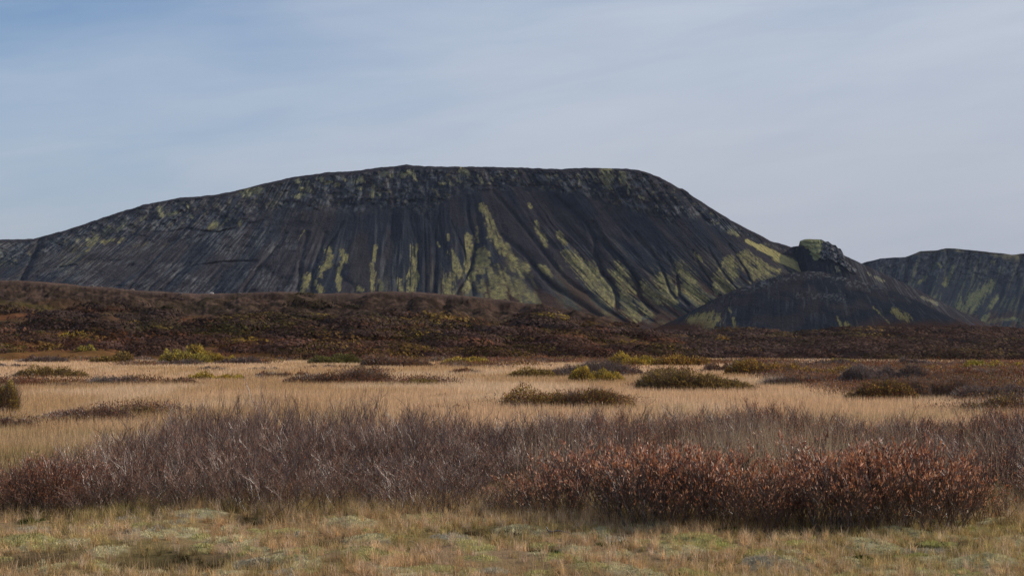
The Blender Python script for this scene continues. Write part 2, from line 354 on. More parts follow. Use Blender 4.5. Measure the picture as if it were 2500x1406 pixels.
def slope_mesh(name, mat, top, bot, dt, db, s0, s1, ns, nt_, g, zb, relief, colour, rough=1.0, back=900):
    """a mountain flank whose mesh columns follow the fall lines; rows behind the crest close the far side"""
    s = np.linspace(s0, s1, ns)
    sy = itp(s, top) + rough * ((fbm(s / 14, s * 0, 71, 4) - 0.5) * 3.0)
    Dt = itp(s, dt); Db = itp(s, db)
    tx, ty, tz = at_depth(s, sy, Dt)
    bx = (itp(s, bot) - 1250) / F * Db
    t = np.linspace(0, 1, nt_) ** 1.1
    S, T = np.meshgrid(s, t, indexing='ij')
    G = itp(T, g)
    X = tx[:, None] + (bx - tx)[:, None] * T; Y = Dt[:, None] + (Db - Dt)[:, None] * T
    Z = zb + (tz[:, None] - zb) * G
    px, py = project(X, Y, Z)
    D = relief(S, T, px, py)
    col = colour(S, T, px, py, D)
    k = 1 - D / Y                                   # outward (+D) moves the surface towards the plain
    fade = ss(T, 0.0, 0.02)
    k = 1 - (D * fade) / Y
    X = X * k; Y = Y * k; Z = CAMZ + (Z - CAMZ) * k
    # far side
    nb = 14; ub = np.linspace(1, 0, nb + 1)[:-1]
    BX = tx[:, None] * (1 + ub[None] * back / Dt[:, None]); BY = Dt[:, None] + ub * back
    BZ = tz[:, None] * (1 - 0.04 * ub - 0.9 * ss(ub, 0.45, 1.0)) 
    A = np.concatenate([np.stack([BX, BY, BZ], -1), np.stack([X, Y, Z], -1)], 1)
    cb_ = np.repeat(col[:, :1], nb, 1); cA = np.concatenate([cb_, col], 1)
    me = make_mesh(name, A.reshape(-1, 3), grid_quads(ns, nb + nt_)[:, ::-1], col=cA.reshape(-1, 3), smooth=True)
    return tag(link(name, me, mat), kind='structure')

TOP_A = [(-1500,720),(-900,660),(-400,610),(0,585),(80,583),(150,565),(200,549),(250,532),(300,516),(350,500),(440,483),(500,478),(560,470),(610,457),(650,447),(720,432),(800,421),(870,417),(940,408),(975,405),(992,401),(1010,404),(1030,406),(1080,407),(1150,407),(1250,409),(1370,413),(1430,410),(1530,412),(1570,418),(1610,432),(1660,460),(1667,461),(1672,467),(1720,498),(1780,536),(1830,562),(1880,588),(1920,600),(1960,612),(2060,660),(2200,760),(2300,820)]
BOT_A = [(-1500,-3000),(-900,-2100),(-400,-1350),(0,-750),(100,-560),(250,-330),(350,-220),(440,-130),(560,30),(650,210),(720,360),(800,560),(870,740),(930,880),(1000,1000),(1080,1080),(1130,1180),(1170,1400),(1210,1640),(1300,1810),(1400,1920),(1500,2010),(1600,2100),(1700,2200),(1800,2270),(1920,2360),(2300,2600)]
THICK = [(-1500,120),(0,70),(90,40),(200,50),(300,60),(500,75),(600,75),(700,75),(850,92),(1050,108),(1085,95),(1110,66),(1160,52),(1300,56),(1400,62),(1450,70),(1550,98),(1620,100),(1700,52),(1800,22),(1950,12),(2300,8)]
GA = [(0,1),(0.03,0.975),(0.10,0.87),(0.25,0.66),(0.42,0.46),(0.6,0.275),(0.78,0.125),(0.9,0.05),(1,0)]
def cliff_mask(px, py, top, thick):
    dep = py - itp(px, top); th = itp(px, thick) + 26 * (fbm(px / 38, px * 0, 41, 3) - 0.5)
    return ss(dep, th * 1.12 + 3, th * 0.86) * ss(dep, 2, 9)
def relief_A(S, T, px, py):
    c = cliff_mask(px, py, TOP_A, THICK)
    wob = 1.2 * (fbm(S / 90, T * 5, 50, 3) - 0.5)
    n1 = vn(S / 21 + wob, T * 1.6, 51); n2 = vn(S / 8 + wob * 1.8, T * 3.5, 52); n0 = vn(S / 75, T * 1.1, 49)
    rid = 1 - np.abs(2 * n1 - 1); rid2 = 1 - np.abs(2 * n2 - 1)
    left = ss(px, 900, 640)
    amp = ss(T, 0.1, 0.35) * lerp(1.0, 0.45, ss(S, 1500, 1700)) * (1 - 0.7 * left)
    calm = 1 - 0.75 * ss(S, 1370, 1450) * ss(S, 1640, 1500) * ss(T, 0.62, 0.45)
    un = 0.25 + 1.5 * ss(fbm(S / 55 + 7, T * 2.2, 48, 3), 0.40, 0.62)
    n3 = 1 - np.abs(2 * vn(S / 47 + 2.2 * wob, T * 1.3, 47) - 1)
    D = 16 * n0 - amp * calm * (9 * n3 ** 3 + un * (5.5 * rid ** 2.2 + 2.0 * rid2 ** 2) + 3.0 * fbm(S / 9 + px / 25, py / 30, 46, 3)) + 3.6 * (fbm(S / 4, T * 14, 55, 4, 0.6) - 0.5)
    # coarse crags: blocks stacked down the cliff
    cr = fbm(px / 17 + 0.4 * wob, py / 13, 61, 4, 0.6); cr2 = np.abs(fbm(px / 30 - py / 90, py / 22, 63, 4, 0.6) - 0.5) * 2
    gl = 1 - np.abs(2 * vn(S / 15 + 0.8 * wob, T * 2.5, 66) - 1)
    D = D + c * (20 * (cr - 0.5) - 14 * (0.45 - cr2) - 9 * gl ** 2 + 6)
    # layered, hatched rock left of centre
    hat = fbm((S) / 5.0 + 3 * wob, T * 11, 64, 4, 0.6)
    D = D + left * (8 * (hat - 0.5) + 24 * (fbm(px / 55 + py / 80, py / 22, 65, 4, 0.55) - 0.5)) * (1 - 0.4 * c)
    D = D - 2.4 * gully_field(px + 3 * (fbm(px / 9, py / 9, 67, 2) - .5), py, GULLY)
    return D
BAS = np.array([0.0235, 0.0275, 0.0365]); PUR = np.array([0.0415, 0.0360, 0.0400]); GREY = np.array([0.130, 0.134, 0.134])
MOSSC = np.array([0.300, 0.268, 0.108]); RUST = np.array([0.075, 0.036, 0.020]); PALE = np.array([0.155, 0.155, 0.105])
def colour_A(S, T, px, py, D):
    c = cliff_mask(px, py, TOP_A, THICK); left = ss(px, 880, 620)
    e = lambda f, k: f[..., None] * k
    big = fbm(px / 130 + 3, py / 90, 71, 3)
    col = lerp(BAS, PUR, e(ss(fbm(S / 30, T * 2.0, 80, 4) + 0.9 * (big - 0.5) - 0.16 * ss(px, 1480, 1560) * ss(py, 470, 540) * ss(px, 1800, 1700), 0.42, 0.60), 0.95))  # slate and purple rock; shade of the right-hand hollow is put into the colour
    st = fbm(S / 4.5 + 1.4 * fbm(S / 60, T * 4, 79, 2), T * 5, 81, 4, 0.62)              # pale runs of gravel down the fall line
    stp = fbm(S / 40, T * 3, 82, 3)
    run = ss(st, 0.52, 0.74) * ss(T, 0.12, 0.4) * (0.35 + 0.65 * ss(stp, 0.4, 0.6))
    calm = 1 - 0.8 * ss(px, 1500, 1560) * ss(py, 620, 540)
    col = lerp(col, GREY * 0.8, e(run * calm * (1 - 0.6 * left), 0.75))
    bottom = ss(py, 610, 760) * ss(px, 700, 850)
    col = lerp(col, PALE, e(ss(fbm(S / 9, T * 6, 83, 4, 0.6), 0.47, 0.64) * bottom, 0.55))
    # crags: pale speckle
    cr = fbm(px / 4.2 + 0.2 * py / 5, py / 6.5, 84, 4, 0.65)
    crs = fbm(S / 5.5 + 0.5 * fbm(px / 12, py / 9, 78, 2), py / 15, 77, 4, 0.62)      # ribs and chutes running down the crags
    patch = ss(fbm(px / 26, py / 16, 85, 3), 0.44, 0.60)
    col = lerp(col, GREY * 1.15, e(c * np.maximum(ss(cr, 0.52, 0.68) * 0.8, ss(crs, 0.50, 0.64)) * (0.12 + 0.88 * patch), 0.85))
    ledge = ss(1 - np.abs(2 * fbm(px / 40, py / 7, 76, 3) - 1), 0.80, 0.95)
    col = lerp(col, BAS * 0.75, e(c * ledge * (1 - patch), 0.6))
    col = lerp(col, MOSSC * 0.9, e(c * ss(fbm(px / 9, py / 7, 86, 4, 0.6), 0.62, 0.74), 0.3))
    # left: hatched grey rock
    ht = fbm(S / 2.6 + 2.5 * fbm(S / 50, T * 5, 87, 2), T * 22, 88, 4, 0.7)
    col = lerp(col, GREY * 1.2, e(left * ss(ht, 0.46, 0.66) * (0.3 + 0.7 * ss(fbm(px / 70, py / 30, 89, 3), 0.42, 0.6)), 0.72))
    col = lerp(col, PUR, e(ss(py - itp(px, TOP_A), 14, 4), 0.9))
    # rust in the lower fans
    ru = ss(fbm(S / 12, T * 6, 90, 4, 0.55), 0.50, 0.62) * ss(py, 640, 720) * ss(px, 1020, 1130)
    toe = ss(py - 6 * fbm(px / 20, py / 20, 92, 2), 742, 775)
    col = lerp(col, RUST, e(np.maximum(ru * 0.8, toe * ss(fbm(px / 20, py / 8, 96, 3), .35, .55) * ss(px, 1250, 1350)), 0.85))
    # moss: hand-placed runs broken up by noise along the fall line
    f = stroke_field(px + 8 * (fbm(px / 12, py / 18, 91, 3) - 0.5), py + 6 * (fbm(px / 14, py / 14, 93, 3) - .5), MOSS_A, 1.1)
    br = fbm(S / 3.0, T * 16, 94, 4, 0.65); br2 = fbm(px / 5, py / 8, 97, 3, 0.6)
    br3 = fbm(px / 2.2, py / 2.6, 98, 3, 0.7)
    fine = fbm(S / 1.6, T * 12, 99, 3, 0.65)
    m = ss(f + 2.4 * (br - 0.5) + 1.2 * (br2 - 0.5) + 2.4 * (fine - 0.5), 0.32, 0.92) * ss(f, 0.0, 0.25) * (1 - 0.45 * ss(br3, 0.50, 0.64))
    sc2 = ss(fbm(S / 2.4, T * 9, 73, 4, 0.65), 0.54, 0.70) * ss(fbm(px / 60, py / 40, 74, 3), 0.40, 0.58) * ss(px, 1020, 1120) * ss(py, 590, 690)
    m = np.maximum(m, 0.55 * sc2)
    m = np.maximum(m, 0.45 * ss(fbm(S / 2.4, T * 14, 72, 4, 0.65), 0.56, 0.70) * left * ss(fbm(px / 60, py / 25, 75, 3), 0.46, 0.6) * ss(py - itp(px, TOP_A), 10, 25) * ss(py - itp(px, TOP_A), 130, 80))
    mc = lerp(MOSSC, MOSSC * np.array([0.62, 0.60, 0.75]), ss(fbm(px / 6, py / 6, 95, 3), 0.4, 0.65)[..., None])
    mc = lerp(mc, np.array([0.235, 0.235, 0.135]), e(c, 0.75))
    strip = stroke_field(px, py, [(3,510,610,620,670,14),(3,600,655,900,800,22),(3,720,730,930,820,24)], 1.0)
    mc = lerp(mc, np.array([0.40, 0.345, 0.14]), e(ss(strip, .2, .6), 1.0))  # mossy strip on the lit slope, its sunlit brightness painted into the colour
    m = np.maximum(m, ss(strip, 0.45, 0.6) * ss(br, 0.2, 0.4))
    gf = gully_field(px, py, GULLY); m = m * (1 - ss(gf, 1.5, 4))
    col = lerp(col, mc, e(m, 0.92))
    return col
slope_mesh('mountain', M_mtn, TOP_A, BOT_A, [(-1500,2900),(0,2700),(1000,2600),(1600,2500),(1900,2520),(2300,2600)], [(-1500,2000),(0,2000),(1500,2000),(2000,2050),(2600,2150)],
           -700, 2250, 1750, 330, GA, 0.0, relief_A, colour_A)

# spur with the rocky knob on its crest
def ragged(f, S, T, px, py, sd):
    a = fbm(S / 2.6, T * 10, sd, 4, 0.65); b = fbm(px / 4.5, py / 4.5, sd + 1, 4, 0.65); c = fbm(px / 1.8, py / 1.8, sd + 2, 3, 0.7)
    return ss(f + 2.6 * (a - 0.5) + 2.0 * (b - 0.5) + 1.2 * (c - 0.5), 0.45, 1.05) * ss(f, 0.0, 0.3) * (1 - 0.45 * ss(c, 0.50, 0.62))
TOP_C = [(1800,700),(1880,640),(1915,606),(1935,603),(1950,601),(1953,589),(1962,585),(1985,584),(2005,585),(2015,590),(2022,589),(2032,597),(2040,598),(2046,606),(2052,607),(2057,615),(2060,623),(2100,642),(2150,664),(2230,702),(2300,737),(2380,777),(2440,802),(2520,830),(2650,850)]
BOT_C = [(1800,1830),(1880,1950),(1915,2000),(1950,2040),(1960,2050),(2000,2110),(2060,2180),(2150,2330),(2300,2480),(2440,2600),(2650,2800)]
GC = [(0,1),(0.03,0.965),(0.12,0.84),(0.3,0.60),(0.5,0.37),(0.7,0.19),(0.85,0.08),(1,0)]
KNOB = [(0,1966,592,1992,593,11),(0,1985,602,2014,622,15),(0,2012,606,2046,628,16),(0,2055,640,2085,662,7)]
def relief_C(S, T, px, py):
    k = stroke_field(px + 5 * (fbm(px / 6, py / 6, 158, 2) - .5), py, KNOB); k = ss(k, 0.45, 0.75)
    wob = fbm(S / 40, T * 5, 150, 2) - 0.5
    cr = fbm(px / 9 - py / 20, py / 7, 151, 4, 0.6)
    return 10 * k + k * 16 * (0.6 * np.round(cr * 7) / 7 + 0.4 * cr - 0.5) - 3 * (1 - np.abs(2 * vn(S / 9 + wob, T * 2, 152) - 1)) ** 2 + 2 * (fbm(S / 4, T * 10, 153, 3) - 0.5) - 20 * ss(px, 1960, 1915)
def colour_C(S, T, px, py, D):
    e = lambda f, k: f[..., None] * k
    k = ss(stroke_field(px, py, KNOB), 0.3, 0.9)
    col = lerp(BAS * 0.9, PUR, e(ss(px + 0.6 * (660 - py), 2020, 2110), 0.9))  # shaded left face and hollow below the knob painted darker
    st = fbm(S / 4 + fbm(S / 40, T * 4, 79, 2), T * 6, 154, 4, 0.6)
    col = lerp(col, GREY, e(ss(st, 0.5, 0.72) * ss(px, 2040, 2120), 0.55))
    col = lerp(col, GREY * 1.45, e(k * ss(fbm(px / 4 - py / 9, py / 4, 155, 4, 0.65), 0.40, 0.62), 0.85))  # grey knob rock, albedo raised to offset its shaded side
    cap = stroke_field(px, py, [(0,1962,590,1998,592,8),(0,1985,600,1992,625,9),(0,1975,596,1995,604,10)])
    col = lerp(col, np.array([0.27, 0.27, 0.12]), e(ss(cap + 0.9 * (fbm(px / 5, py / 5, 156, 3) - 0.5), 0.2, 0.5), 0.9))
    f = stroke_field(px, py, [(3,1570,1110,1660,1170,22),(3,1230,1190,1250,1250,14),(3,1410,1080,1530,1200,5),(3,1150,800,1160,820,12),(3,1700,1070,1880,1160,8),(3,1760,1010,1870,1060,10),(3,1430,870,1480,900,10),(3,1370,840,1390,855,7),(3,1600,1040,1750,1110,7)], 1.2)
    col = lerp(col, lerp(GREY * 1.4, MOSSC, 0.55), e(ragged(f, S, T, px, py, 731), 0.9))
    ru = ss(fbm(S / 10, T * 5, 157, 4), 0.40, 0.55) * ss(py - (px - 2200) * 0.10, 748, 790) * ss(px, 2120, 2250)
    return lerp(col, RUST * 1.1, e(ru, 0.9))
slope_mesh('mountain_spur', M_mtn, TOP_C, BOT_C, [(1800,2900),(1915,2560),(1955,2440),(2060,2380),(2650,2350)], [(1800,2000),(2650,1900)], 1880, 2640, 560, 260, GC, 0.0, relief_C, colour_C, rough=0.8, back=500)

# dark cinder mound in front
TOP_D = [(1500,840),(1560,822),(1620,796),(1680,766),(1740,731),(1800,705),(1870,682),(1930,667),(1970,662),(2010,664),(2080,682),(2150,700),(2220,728),(2290,765),(2360,800),(2450,840)]
BOT_D = [(1500,1250),(1620,1480),(1740,1700),(1870,1860),(1970,1990),(2080,2150),(2220,2380),(2450,2650)]
GD = [(0,1),(0.05,0.985),(0.15,0.92),(0.35,0.72),(0.6,0.42),(0.8,0.2),(1,0)]
def relief_D(S, T, px, py):
    return 7 * (vn(S / 60, T * 2, 160) - 0.5) + 2.4 * (fbm(S / 7, T * 8, 161, 4) - 0.5) - 2.2 * (1 - np.abs(2 * vn(S / 13, T * 1.5, 162) - 1)) ** 2 + 6 * ss(stroke_field(px, py, [(3,880,1000,1200,1010,30),(3,600,890,1100,850,30)]), .2, 1) * (fbm(px / 7, py / 5, 163, 3) - .5)
def colour_D(S, T, px, py, D):
    e = lambda f, k: f[..., None] * k
    col = lerp(BAS * 0.92, PUR * 0.95, e(ss(fbm(px / 60, py / 30, 164, 3) + 0.10 * ss(py, 760, 680), 0.46, 0.70), 0.8))
    st = fbm(S / 4, T * 6, 165, 4, 0.6)
    col = lerp(col, GREY, e(ss(st, 0.58, 0.8), 0.28))
    crest = ss(py - itp(px, TOP_D), 26, 8) * ss(px, 1740, 1860) * ss(px, 2200, 2080)
    col = lerp(col, GREY * 1.1, e(crest * ss(fbm(px / 6, py / 4, 166, 4, .6), 0.5, 0.7), 0.75))
    band = ss(stroke_field(px, py, [(3,880,1000,1200,1020,30)]), 0.2, 1.0)
    col = lerp(col, GREY, e(band * ss(fbm(px / 4, py / 4, 167, 4, .6), 0.5, 0.66), 0.5))
    f = stroke_field(px, py, [(3,250,1130,120,1170,26),(3,300,1170,200,1220,30),(3,100,1180,220,1200,24),(3,410,1160,425,1270,9),(3,380,1090,395,1120,6),(3,1150,1150,1200,1250,7),(3,1215,1200,1260,1250,16),(3,860,1270,1060,1265,4),(3,1570,1110,1660,1170,22),(3,1410,1080,1530,1200,5)], 1.2)
    col = lerp(col, MOSSC * 0.7, e(ragged(f, S, T, px, py, 741), 0.8))
    ru = ss(py + 10 * (fbm(px / 18, py / 10, 168, 3) - .5), 775, 800) * np.maximum(ss(px, 1760, 1690), ss(px, 2060, 2180))
    return lerp(col, RUST * 0.8, e(ru, 0.85))
slope_mesh('cinder_mound', M_mtn, TOP_D, BOT_D, [(1500,1500),(1970,1680),(2450,1700)], [(1500,1330),(2450,1330)], 1500, 2450, 620, 220, GD, 0.0, relief_D, colour_D, rough=0.5, back=420)

# far mountain on the right
TOP_E = [(1950,700),(2060,660),(2110,641),(2150,631),(2180,629),(2210,628),(2235,619),(2248,613),(2290,611),(2310,606),(2330,607),(2380,612),(2440,618),(2470,622),(2500,619),(2700,612),(3100,640),(3700,700)]
BOT_E = [(1950,1850),(2110,2030),(2250,2150),(2400,2290),(2500,2400),(2600,2560),(2800,2800),(3700,3800)]
def relief_E(S, T, px, py):
    wob = fbm(S / 40, T * 4, 170, 3) - 0.5
    r = 1 - np.abs(2 * vn(S / 34 + wob, T * 1.6, 171) - 1); r2 = 1 - np.abs(2 * vn(S / 12 + 2 * wob, T * 3, 172) - 1)
    c = ss(py - itp(px, TOP_E), 90, 55) * ss(py - itp(px, TOP_E), 3, 14)
    return -46 * r ** 1.8 - 14 * r2 ** 2 + c * 50 * (fbm(px / 16, py / 14, 173, 4, 0.6) - 0.5) + 5 * (fbm(S / 5, T * 9, 174, 3) - .5)
def colour_E(S, T, px, py, D):
    e = lambda f, k: f[..., None] * k
    dep = py - itp(px, TOP_E)
    col = lerp(BAS * 0.95, np.array([0.030, 0.036, 0.042]), e(ss(fbm(px / 30, py / 20, 175, 4), 0.4, 0.6), 1.0))
    c = ss(dep, 80, 50)
    col = lerp(col, GREY * 0.9, e(c * ss(fbm(px / 5 + py / 12, py / 6, 176, 4, .65), 0.52, 0.7), 0.6))
    st = fbm(S / 4, T * 8, 177, 4, 0.6)
    f = stroke_field(px + 6 * (fbm(px / 10, py / 10, 178, 2) - .5), py, [(3,1985,790,1925,920,15),(3,1790,865,1740,905,12),(3,2250,920,2150,1000,32),(3,2180,980,2080,1090,42),(3,2100,1080,2050,1120,34),(3,1875,770,1890,790,12),(3,2180,740,2170,760,12),(3,2270,755,2285,775,12),(3,2230,1190,2420,1160,14),(3,1860,1000,1830,1020,10),(3,2300,1010,2240,1080,16),(3,2040,1020,2010,1090,14),(3,2230,1150,2200,1180,18),(3,2450,1180,2490,1200,26)], 1.2)
    col = lerp(col, np.array([0.165, 0.172, 0.075]), e(ragged(f, S, T, px, py, 751), 0.9))
    col = lerp(col, np.array([0.13, 0.14, 0.07]), e(0.5 * ss(fbm(S / 5, T * 7, 761, 4, .6), 0.54, 0.68) * ss(dep, 10, 40), 1.0))
    col = lerp(col, np.array([0.17, 0.15, 0.075]), e(ss(dep, 9 + 14 * ss(px, 2400, 2480), 3) * ss(px, 2200, 2280), 0.9))
    ru = ss(py, 750, 775) * ss(fbm(px / 20, py / 10, 179, 3), 0.42, 0.55)
    return lerp(col, RUST * 0.75, e(ru, 0.6))
slope_mesh('distant_mountain', M_mtn2, TOP_E, BOT_E, [(1950,4700),(3700,4700)], [(1950,4000),(3700,4000)], 1960, 3600, 900, 260, GA, 0.0, relief_E, colour_E, rough=0.6)

# ------------------------------------------------------------------ near hills
TOP_H = [(-900,660),(-300,668),(0,684),(50,685),(100,687),(200,697),(330,708),(450,716),(520,717),(600,714),(700,712),(780,716),(850,716),(960,711),(1020,713),(1080,718),(1180,727),(1300,741),(1400,757),(1480,777),(1551,802),(1600,825),(1650,851),(1720,872),(1800,884),(1900,892)]
TOP_P = [(1300,850),(1480,826),(1600,818),(1700,818),(1760,817),(1830,812),(1900,811),(2010,813),(2080,807),(2160,804),(2350,803),(2430,807),(2500,812),(2700,800),(3000,790),(3600,780)]
RIDGE_H = 470.0; FOOT_H = 300.0
def hill_h(px, v):
    """v 0 = foot, 1 = crest, >1 the back; returns world point of the left hill"""
    crest = itp(px, TOP_H) + 3.5 * (fbm(px / 40, px * 0, 200, 3) - 0.5) + 1.6 * (fbm(px / 6, px * 0, 201, 3) - .5)
    d = (FOOT_H + 55 * (fbm(px / 170, px * 0, 206, 3) - 0.5)) * (1 - v) + RIDGE_H * v
    _, _, zc = at_depth(px, crest, RIDGE_H)
    prof = itp(v, [(-0.3, -0.02), (0, 0.0), (0.15, 0.05), (0.35, 0.17), (0.6, 0.42), (0.8, 0.69), (0.9, 0.88), (0.965, 0.975), (1, 1.0), (1.3, 1.0), (1.7, 0.9), (2.6, 0.5), (4.0, 0.0)])
    z = np.maximum(zc, 0.0) * prof
    amp = ss(v, 0.02, 0.3) * ss(v, 1.0, 0.9) * ss(zc, 0, 8)
    x = (px - 1250) / F * d
    z = z + amp * (5.5 * (fbm(x / 24, d / 30, 202, 4) - 0.5) + 1.0 * (fbm(x / 4, d / 5, 203, 3) - 0.5))
    bl = ss(v, 0.64, 0.76) * ss(v, 0.985, 0.95) * ss(zc, 3, 10)
    z = z + bl * 3.0 * (fbm(x / 4.5, d / 5, 204, 4, 0.6) - 0.5) - bl * 1.6 * (1 - np.abs(2 * vn(x / 8, d / 40, 205) - 1))
    return x, d, z - 0.12 * ss(v, .05, -.05)
RIDGE_P = 640.0; FOOT_P = 255.0
def hill_p(px, v):
    crest = itp(px, TOP_P) + 1.5 * (fbm(px / 18, px * 0, 210, 3) - 0.5)
    foot_d = itp(px, [(1300, 330), (1800, 330), (2100, 300), (2500, 270), (3600, 240)])
    d = foot_d + (RIDGE_P - foot_d) * v
    _, _, zc = at_depth(px, crest, RIDGE_P)
    prof = itp(v, [(-0.3, -0.02), (0, 0.0), (0.3, 0.16), (0.6, 0.46), (0.85, 0.84), (1, 1.0), (1.3, 0.98), (2, 0.5), (3, 0.0)])
    z = np.maximum(zc, 0) * prof; x = (px - 1250) / F * d
    z = z + ss(v, 0.03, 0.3) * ss(v, 1.0, 0.9) * 2.6 * (fbm(x / 22, d / 40, 212, 4) - 0.5)
    return x, d, z - 0.12 * ss(v, .05, -.05)
def hill_mesh(name, fn, s0, s1, ns, nv, vmax, colour):
    s = np.linspace(s0, s1, ns); v = np.concatenate([np.linspace(-0.08, 1.02, nv), np.linspace(1.06, vmax, 24)])
    S, Vv = np.meshgrid(s, v, indexing='ij'); X, Y, Z = fn(S, Vv); Y = Y + 0 * X
    px, py = project(X, Y, Z)
    me = make_mesh(name, np.stack([X, Y, Z], -1).reshape(-1, 3), grid_quads(ns, len(v)), col=colour(S, Vv, X, Y, px, py).reshape(-1, 3), smooth=True)
    return tag(link(name, me, M_hill), kind='structure')
def hill_patch(x, y, px, py):
    """local vegetation tint: 0..3 brown, olive, rust, gold"""
    a = fbm(x / 26, y / 34, 220, 4); b = fbm(x / 13, y / 20, 221, 4); c = fbm(x / 8, y / 12, 222, 3)
    return a, b, c
def col_H(S, Vv, X, Y, px, py):
    e = lambda f, k: f[..., None] * k
    a, b, c = hill_patch(X, Y, px, py)
    col = lerp(np.array([0.090, 0.052, 0.030]), np.array([0.092, 0.070, 0.024]), e(ss(fbm(X / 14, Y / 16, 226, 4), 0.48, 0.62), 0.9))
    col = lerp(col, np.array([0.150, 0.062, 0.030]), e(ss(b, 0.50, 0.62) * ss(py, 700, 800), 0.85))
    lowleft = ss(py, 785, 820) * ss(px, 700, 300)
    col = lerp(col, np.array([0.190, 0.090, 0.036]), e(np.maximum(lowleft * 0.9, ss(py, 835, 862) * 0.8), 0.8))
    bl = ss(Vv + 0.40 * (fbm(X / 11, Y / 18, 224, 3) - 0.5), 0.70, 0.80) * ss(px, 1600, 1480)
    gr = lerp(np.array([0.038, 0.027, 0.021]), np.array([0.098, 0.064, 0.049]), e(ss(fbm(X / 2.2, Y / 3, 223, 4, 0.65), 0.45, 0.66), 1.0))
    col = lerp(col, gr, e(bl, 0.85))
    return lerp(col, np.array([0.135, 0.090, 0.072]), e(ss(Vv, 0.95, 0.985) * ss(px, 1400, 1200), 0.75))
def col_P(S, Vv, X, Y, px, py):
    e = lambda f, k: f[..., None] * k
    a, b, c = hill_patch(X, Y, px, py)
    col = lerp(np.array([0.085, 0.052, 0.038]), np.array([0.140, 0.080, 0.032]), e(ss(b, 0.45, 0.6), 1.0))
    f = stroke_field(px, py, [(0,1885,811,2010,813,3),(0,2085,807,2350,803,3),(0,2160,803,2260,803,4),(0,1690,857,1780,857,4),(0,1850,858,1800,860,3)], 1.3)
    top = ss(Vv, 0.86, 0.93) * (np.maximum(ss(px, 1860, 1900) * ss(px, 2030, 2000), ss(px, 2075, 2100) * ss(px, 2380, 2330)))
    return lerp(col, np.array([0.30, 0.275, 0.165]), e(np.maximum(top, ss(f, .4, .9)) * ss(c, .3, .5), 0.85))
hill_mesh('hill', hill_h, -800, 1900, 1300, 170, 4.0, col_H)
hill_mesh('scrub_rise', hill_p, 1320, 3500, 900, 130, 3.0, col_P)

# ------------------------------------------------------------------ foliage builders
def diamonds(P, A, B, col):
    """P centre (n,3), A half-long axis, B half-wide axis; four-cornered leaves"""
    n = len(P); V = np.stack([P - A, P + B, P + A, P - B], 1).reshape(-1, 3)
    return V, np.arange(4 * n).reshape(n, 4), np.repeat(col, 4, 0)
def unit(v): return v / (np.linalg.norm(v, axis=-1, keepdims=True) + 1e-9)
def rnd_unit(n, r):
    v = r.normal(size=(n, 3)); return unit(v)
def pick(r, n, cols, jit=0.25):
    """colour per element from a weighted palette, with brightness jitter"""
    wts = np.array([c[0] for c in cols], float); wts /= wts.sum()
    i = r.choice(len(cols), n, p=wts); base = np.array([c[1] for c in cols])[i]
    return base * (1 + jit * r.normal(size=(n, 1))).clip(0.4, 1.9)
def dome_pts(r, n, rx, ry, h, seed, shell=0.5, low=0.05):
    """points in a group of lobes that sit on the ground, as a willow clump grows"""
    q = np.random.default_rng(abs(seed) + 5)
    m = int(np.clip(1.4 * rx / h + 2, 3, 16))
    ux = np.linspace(-0.86, 0.86, m) + q.normal(size=m) * 0.10; uy = q.uniform(-0.75, 0.75, m)
    hh = h * q.uniform(0.62, 1.0, m) * (1 - 0.40 * np.abs(ux) ** 3); hh[q.integers(m)] = h
    rr = np.clip(hh * q.uniform(1.0, 2.0, m), rx * 1.35 / m, rx * 0.8)
    w_ = rr * hh; i = r.choice(m, n, p=w_ / w_.sum())
    th = r.uniform(0, 2 * PI, n); rad = r.uniform(0, 1, n) ** 0.5
    x = ux[i] * rx * 0.92 + rad * np.cos(th) * rr[i]; y = uy[i] * ry + rad * np.sin(th) * np.minimum(rr[i], ry)
    fine = 0.62 + 0.55 * vn(x / h * 3.2 + 9, y / h * 3.2, seed + 2) + 0.35 * (vn(x / h * 9 + 9, y / h * 9, seed + 3) - 0.3)
    top = hh[i] * np.clip(1 - rad ** 2.4, 0.03, 1) ** 0.5 * fine
    z = top * (low + (1 - low) * r.uniform(0, 1, n) ** shell)
    return np.stack([x, y, z], 1), rad, z / (top + 1e-6)
def leafy(r, n, rx, ry, h, size, pal, seed, upright=0.7, toppal=None):
    P, rad, zt = dome_pts(r, n, rx, ry, h, seed, 0.55)
    up = np.array([0, 0, 1.0]); out = P * np.array([1 / rx, 1 / ry, 0])
    A = unit(upright * up + 0.45 * out + (1 - upright) * 1.3 * rnd_unit(n, r)) * (size * r.uniform(0.6, 1.3, (n, 1)))
    B = unit(np.cross(A, rnd_unit(n, r))) * (size * 0.42 * r.uniform(0.7, 1.2, (n, 1)))
    col = pick(r, n, pal)
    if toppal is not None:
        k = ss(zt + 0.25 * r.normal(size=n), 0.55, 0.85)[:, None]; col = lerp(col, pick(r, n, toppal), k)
    return diamonds(P, A, B, col)
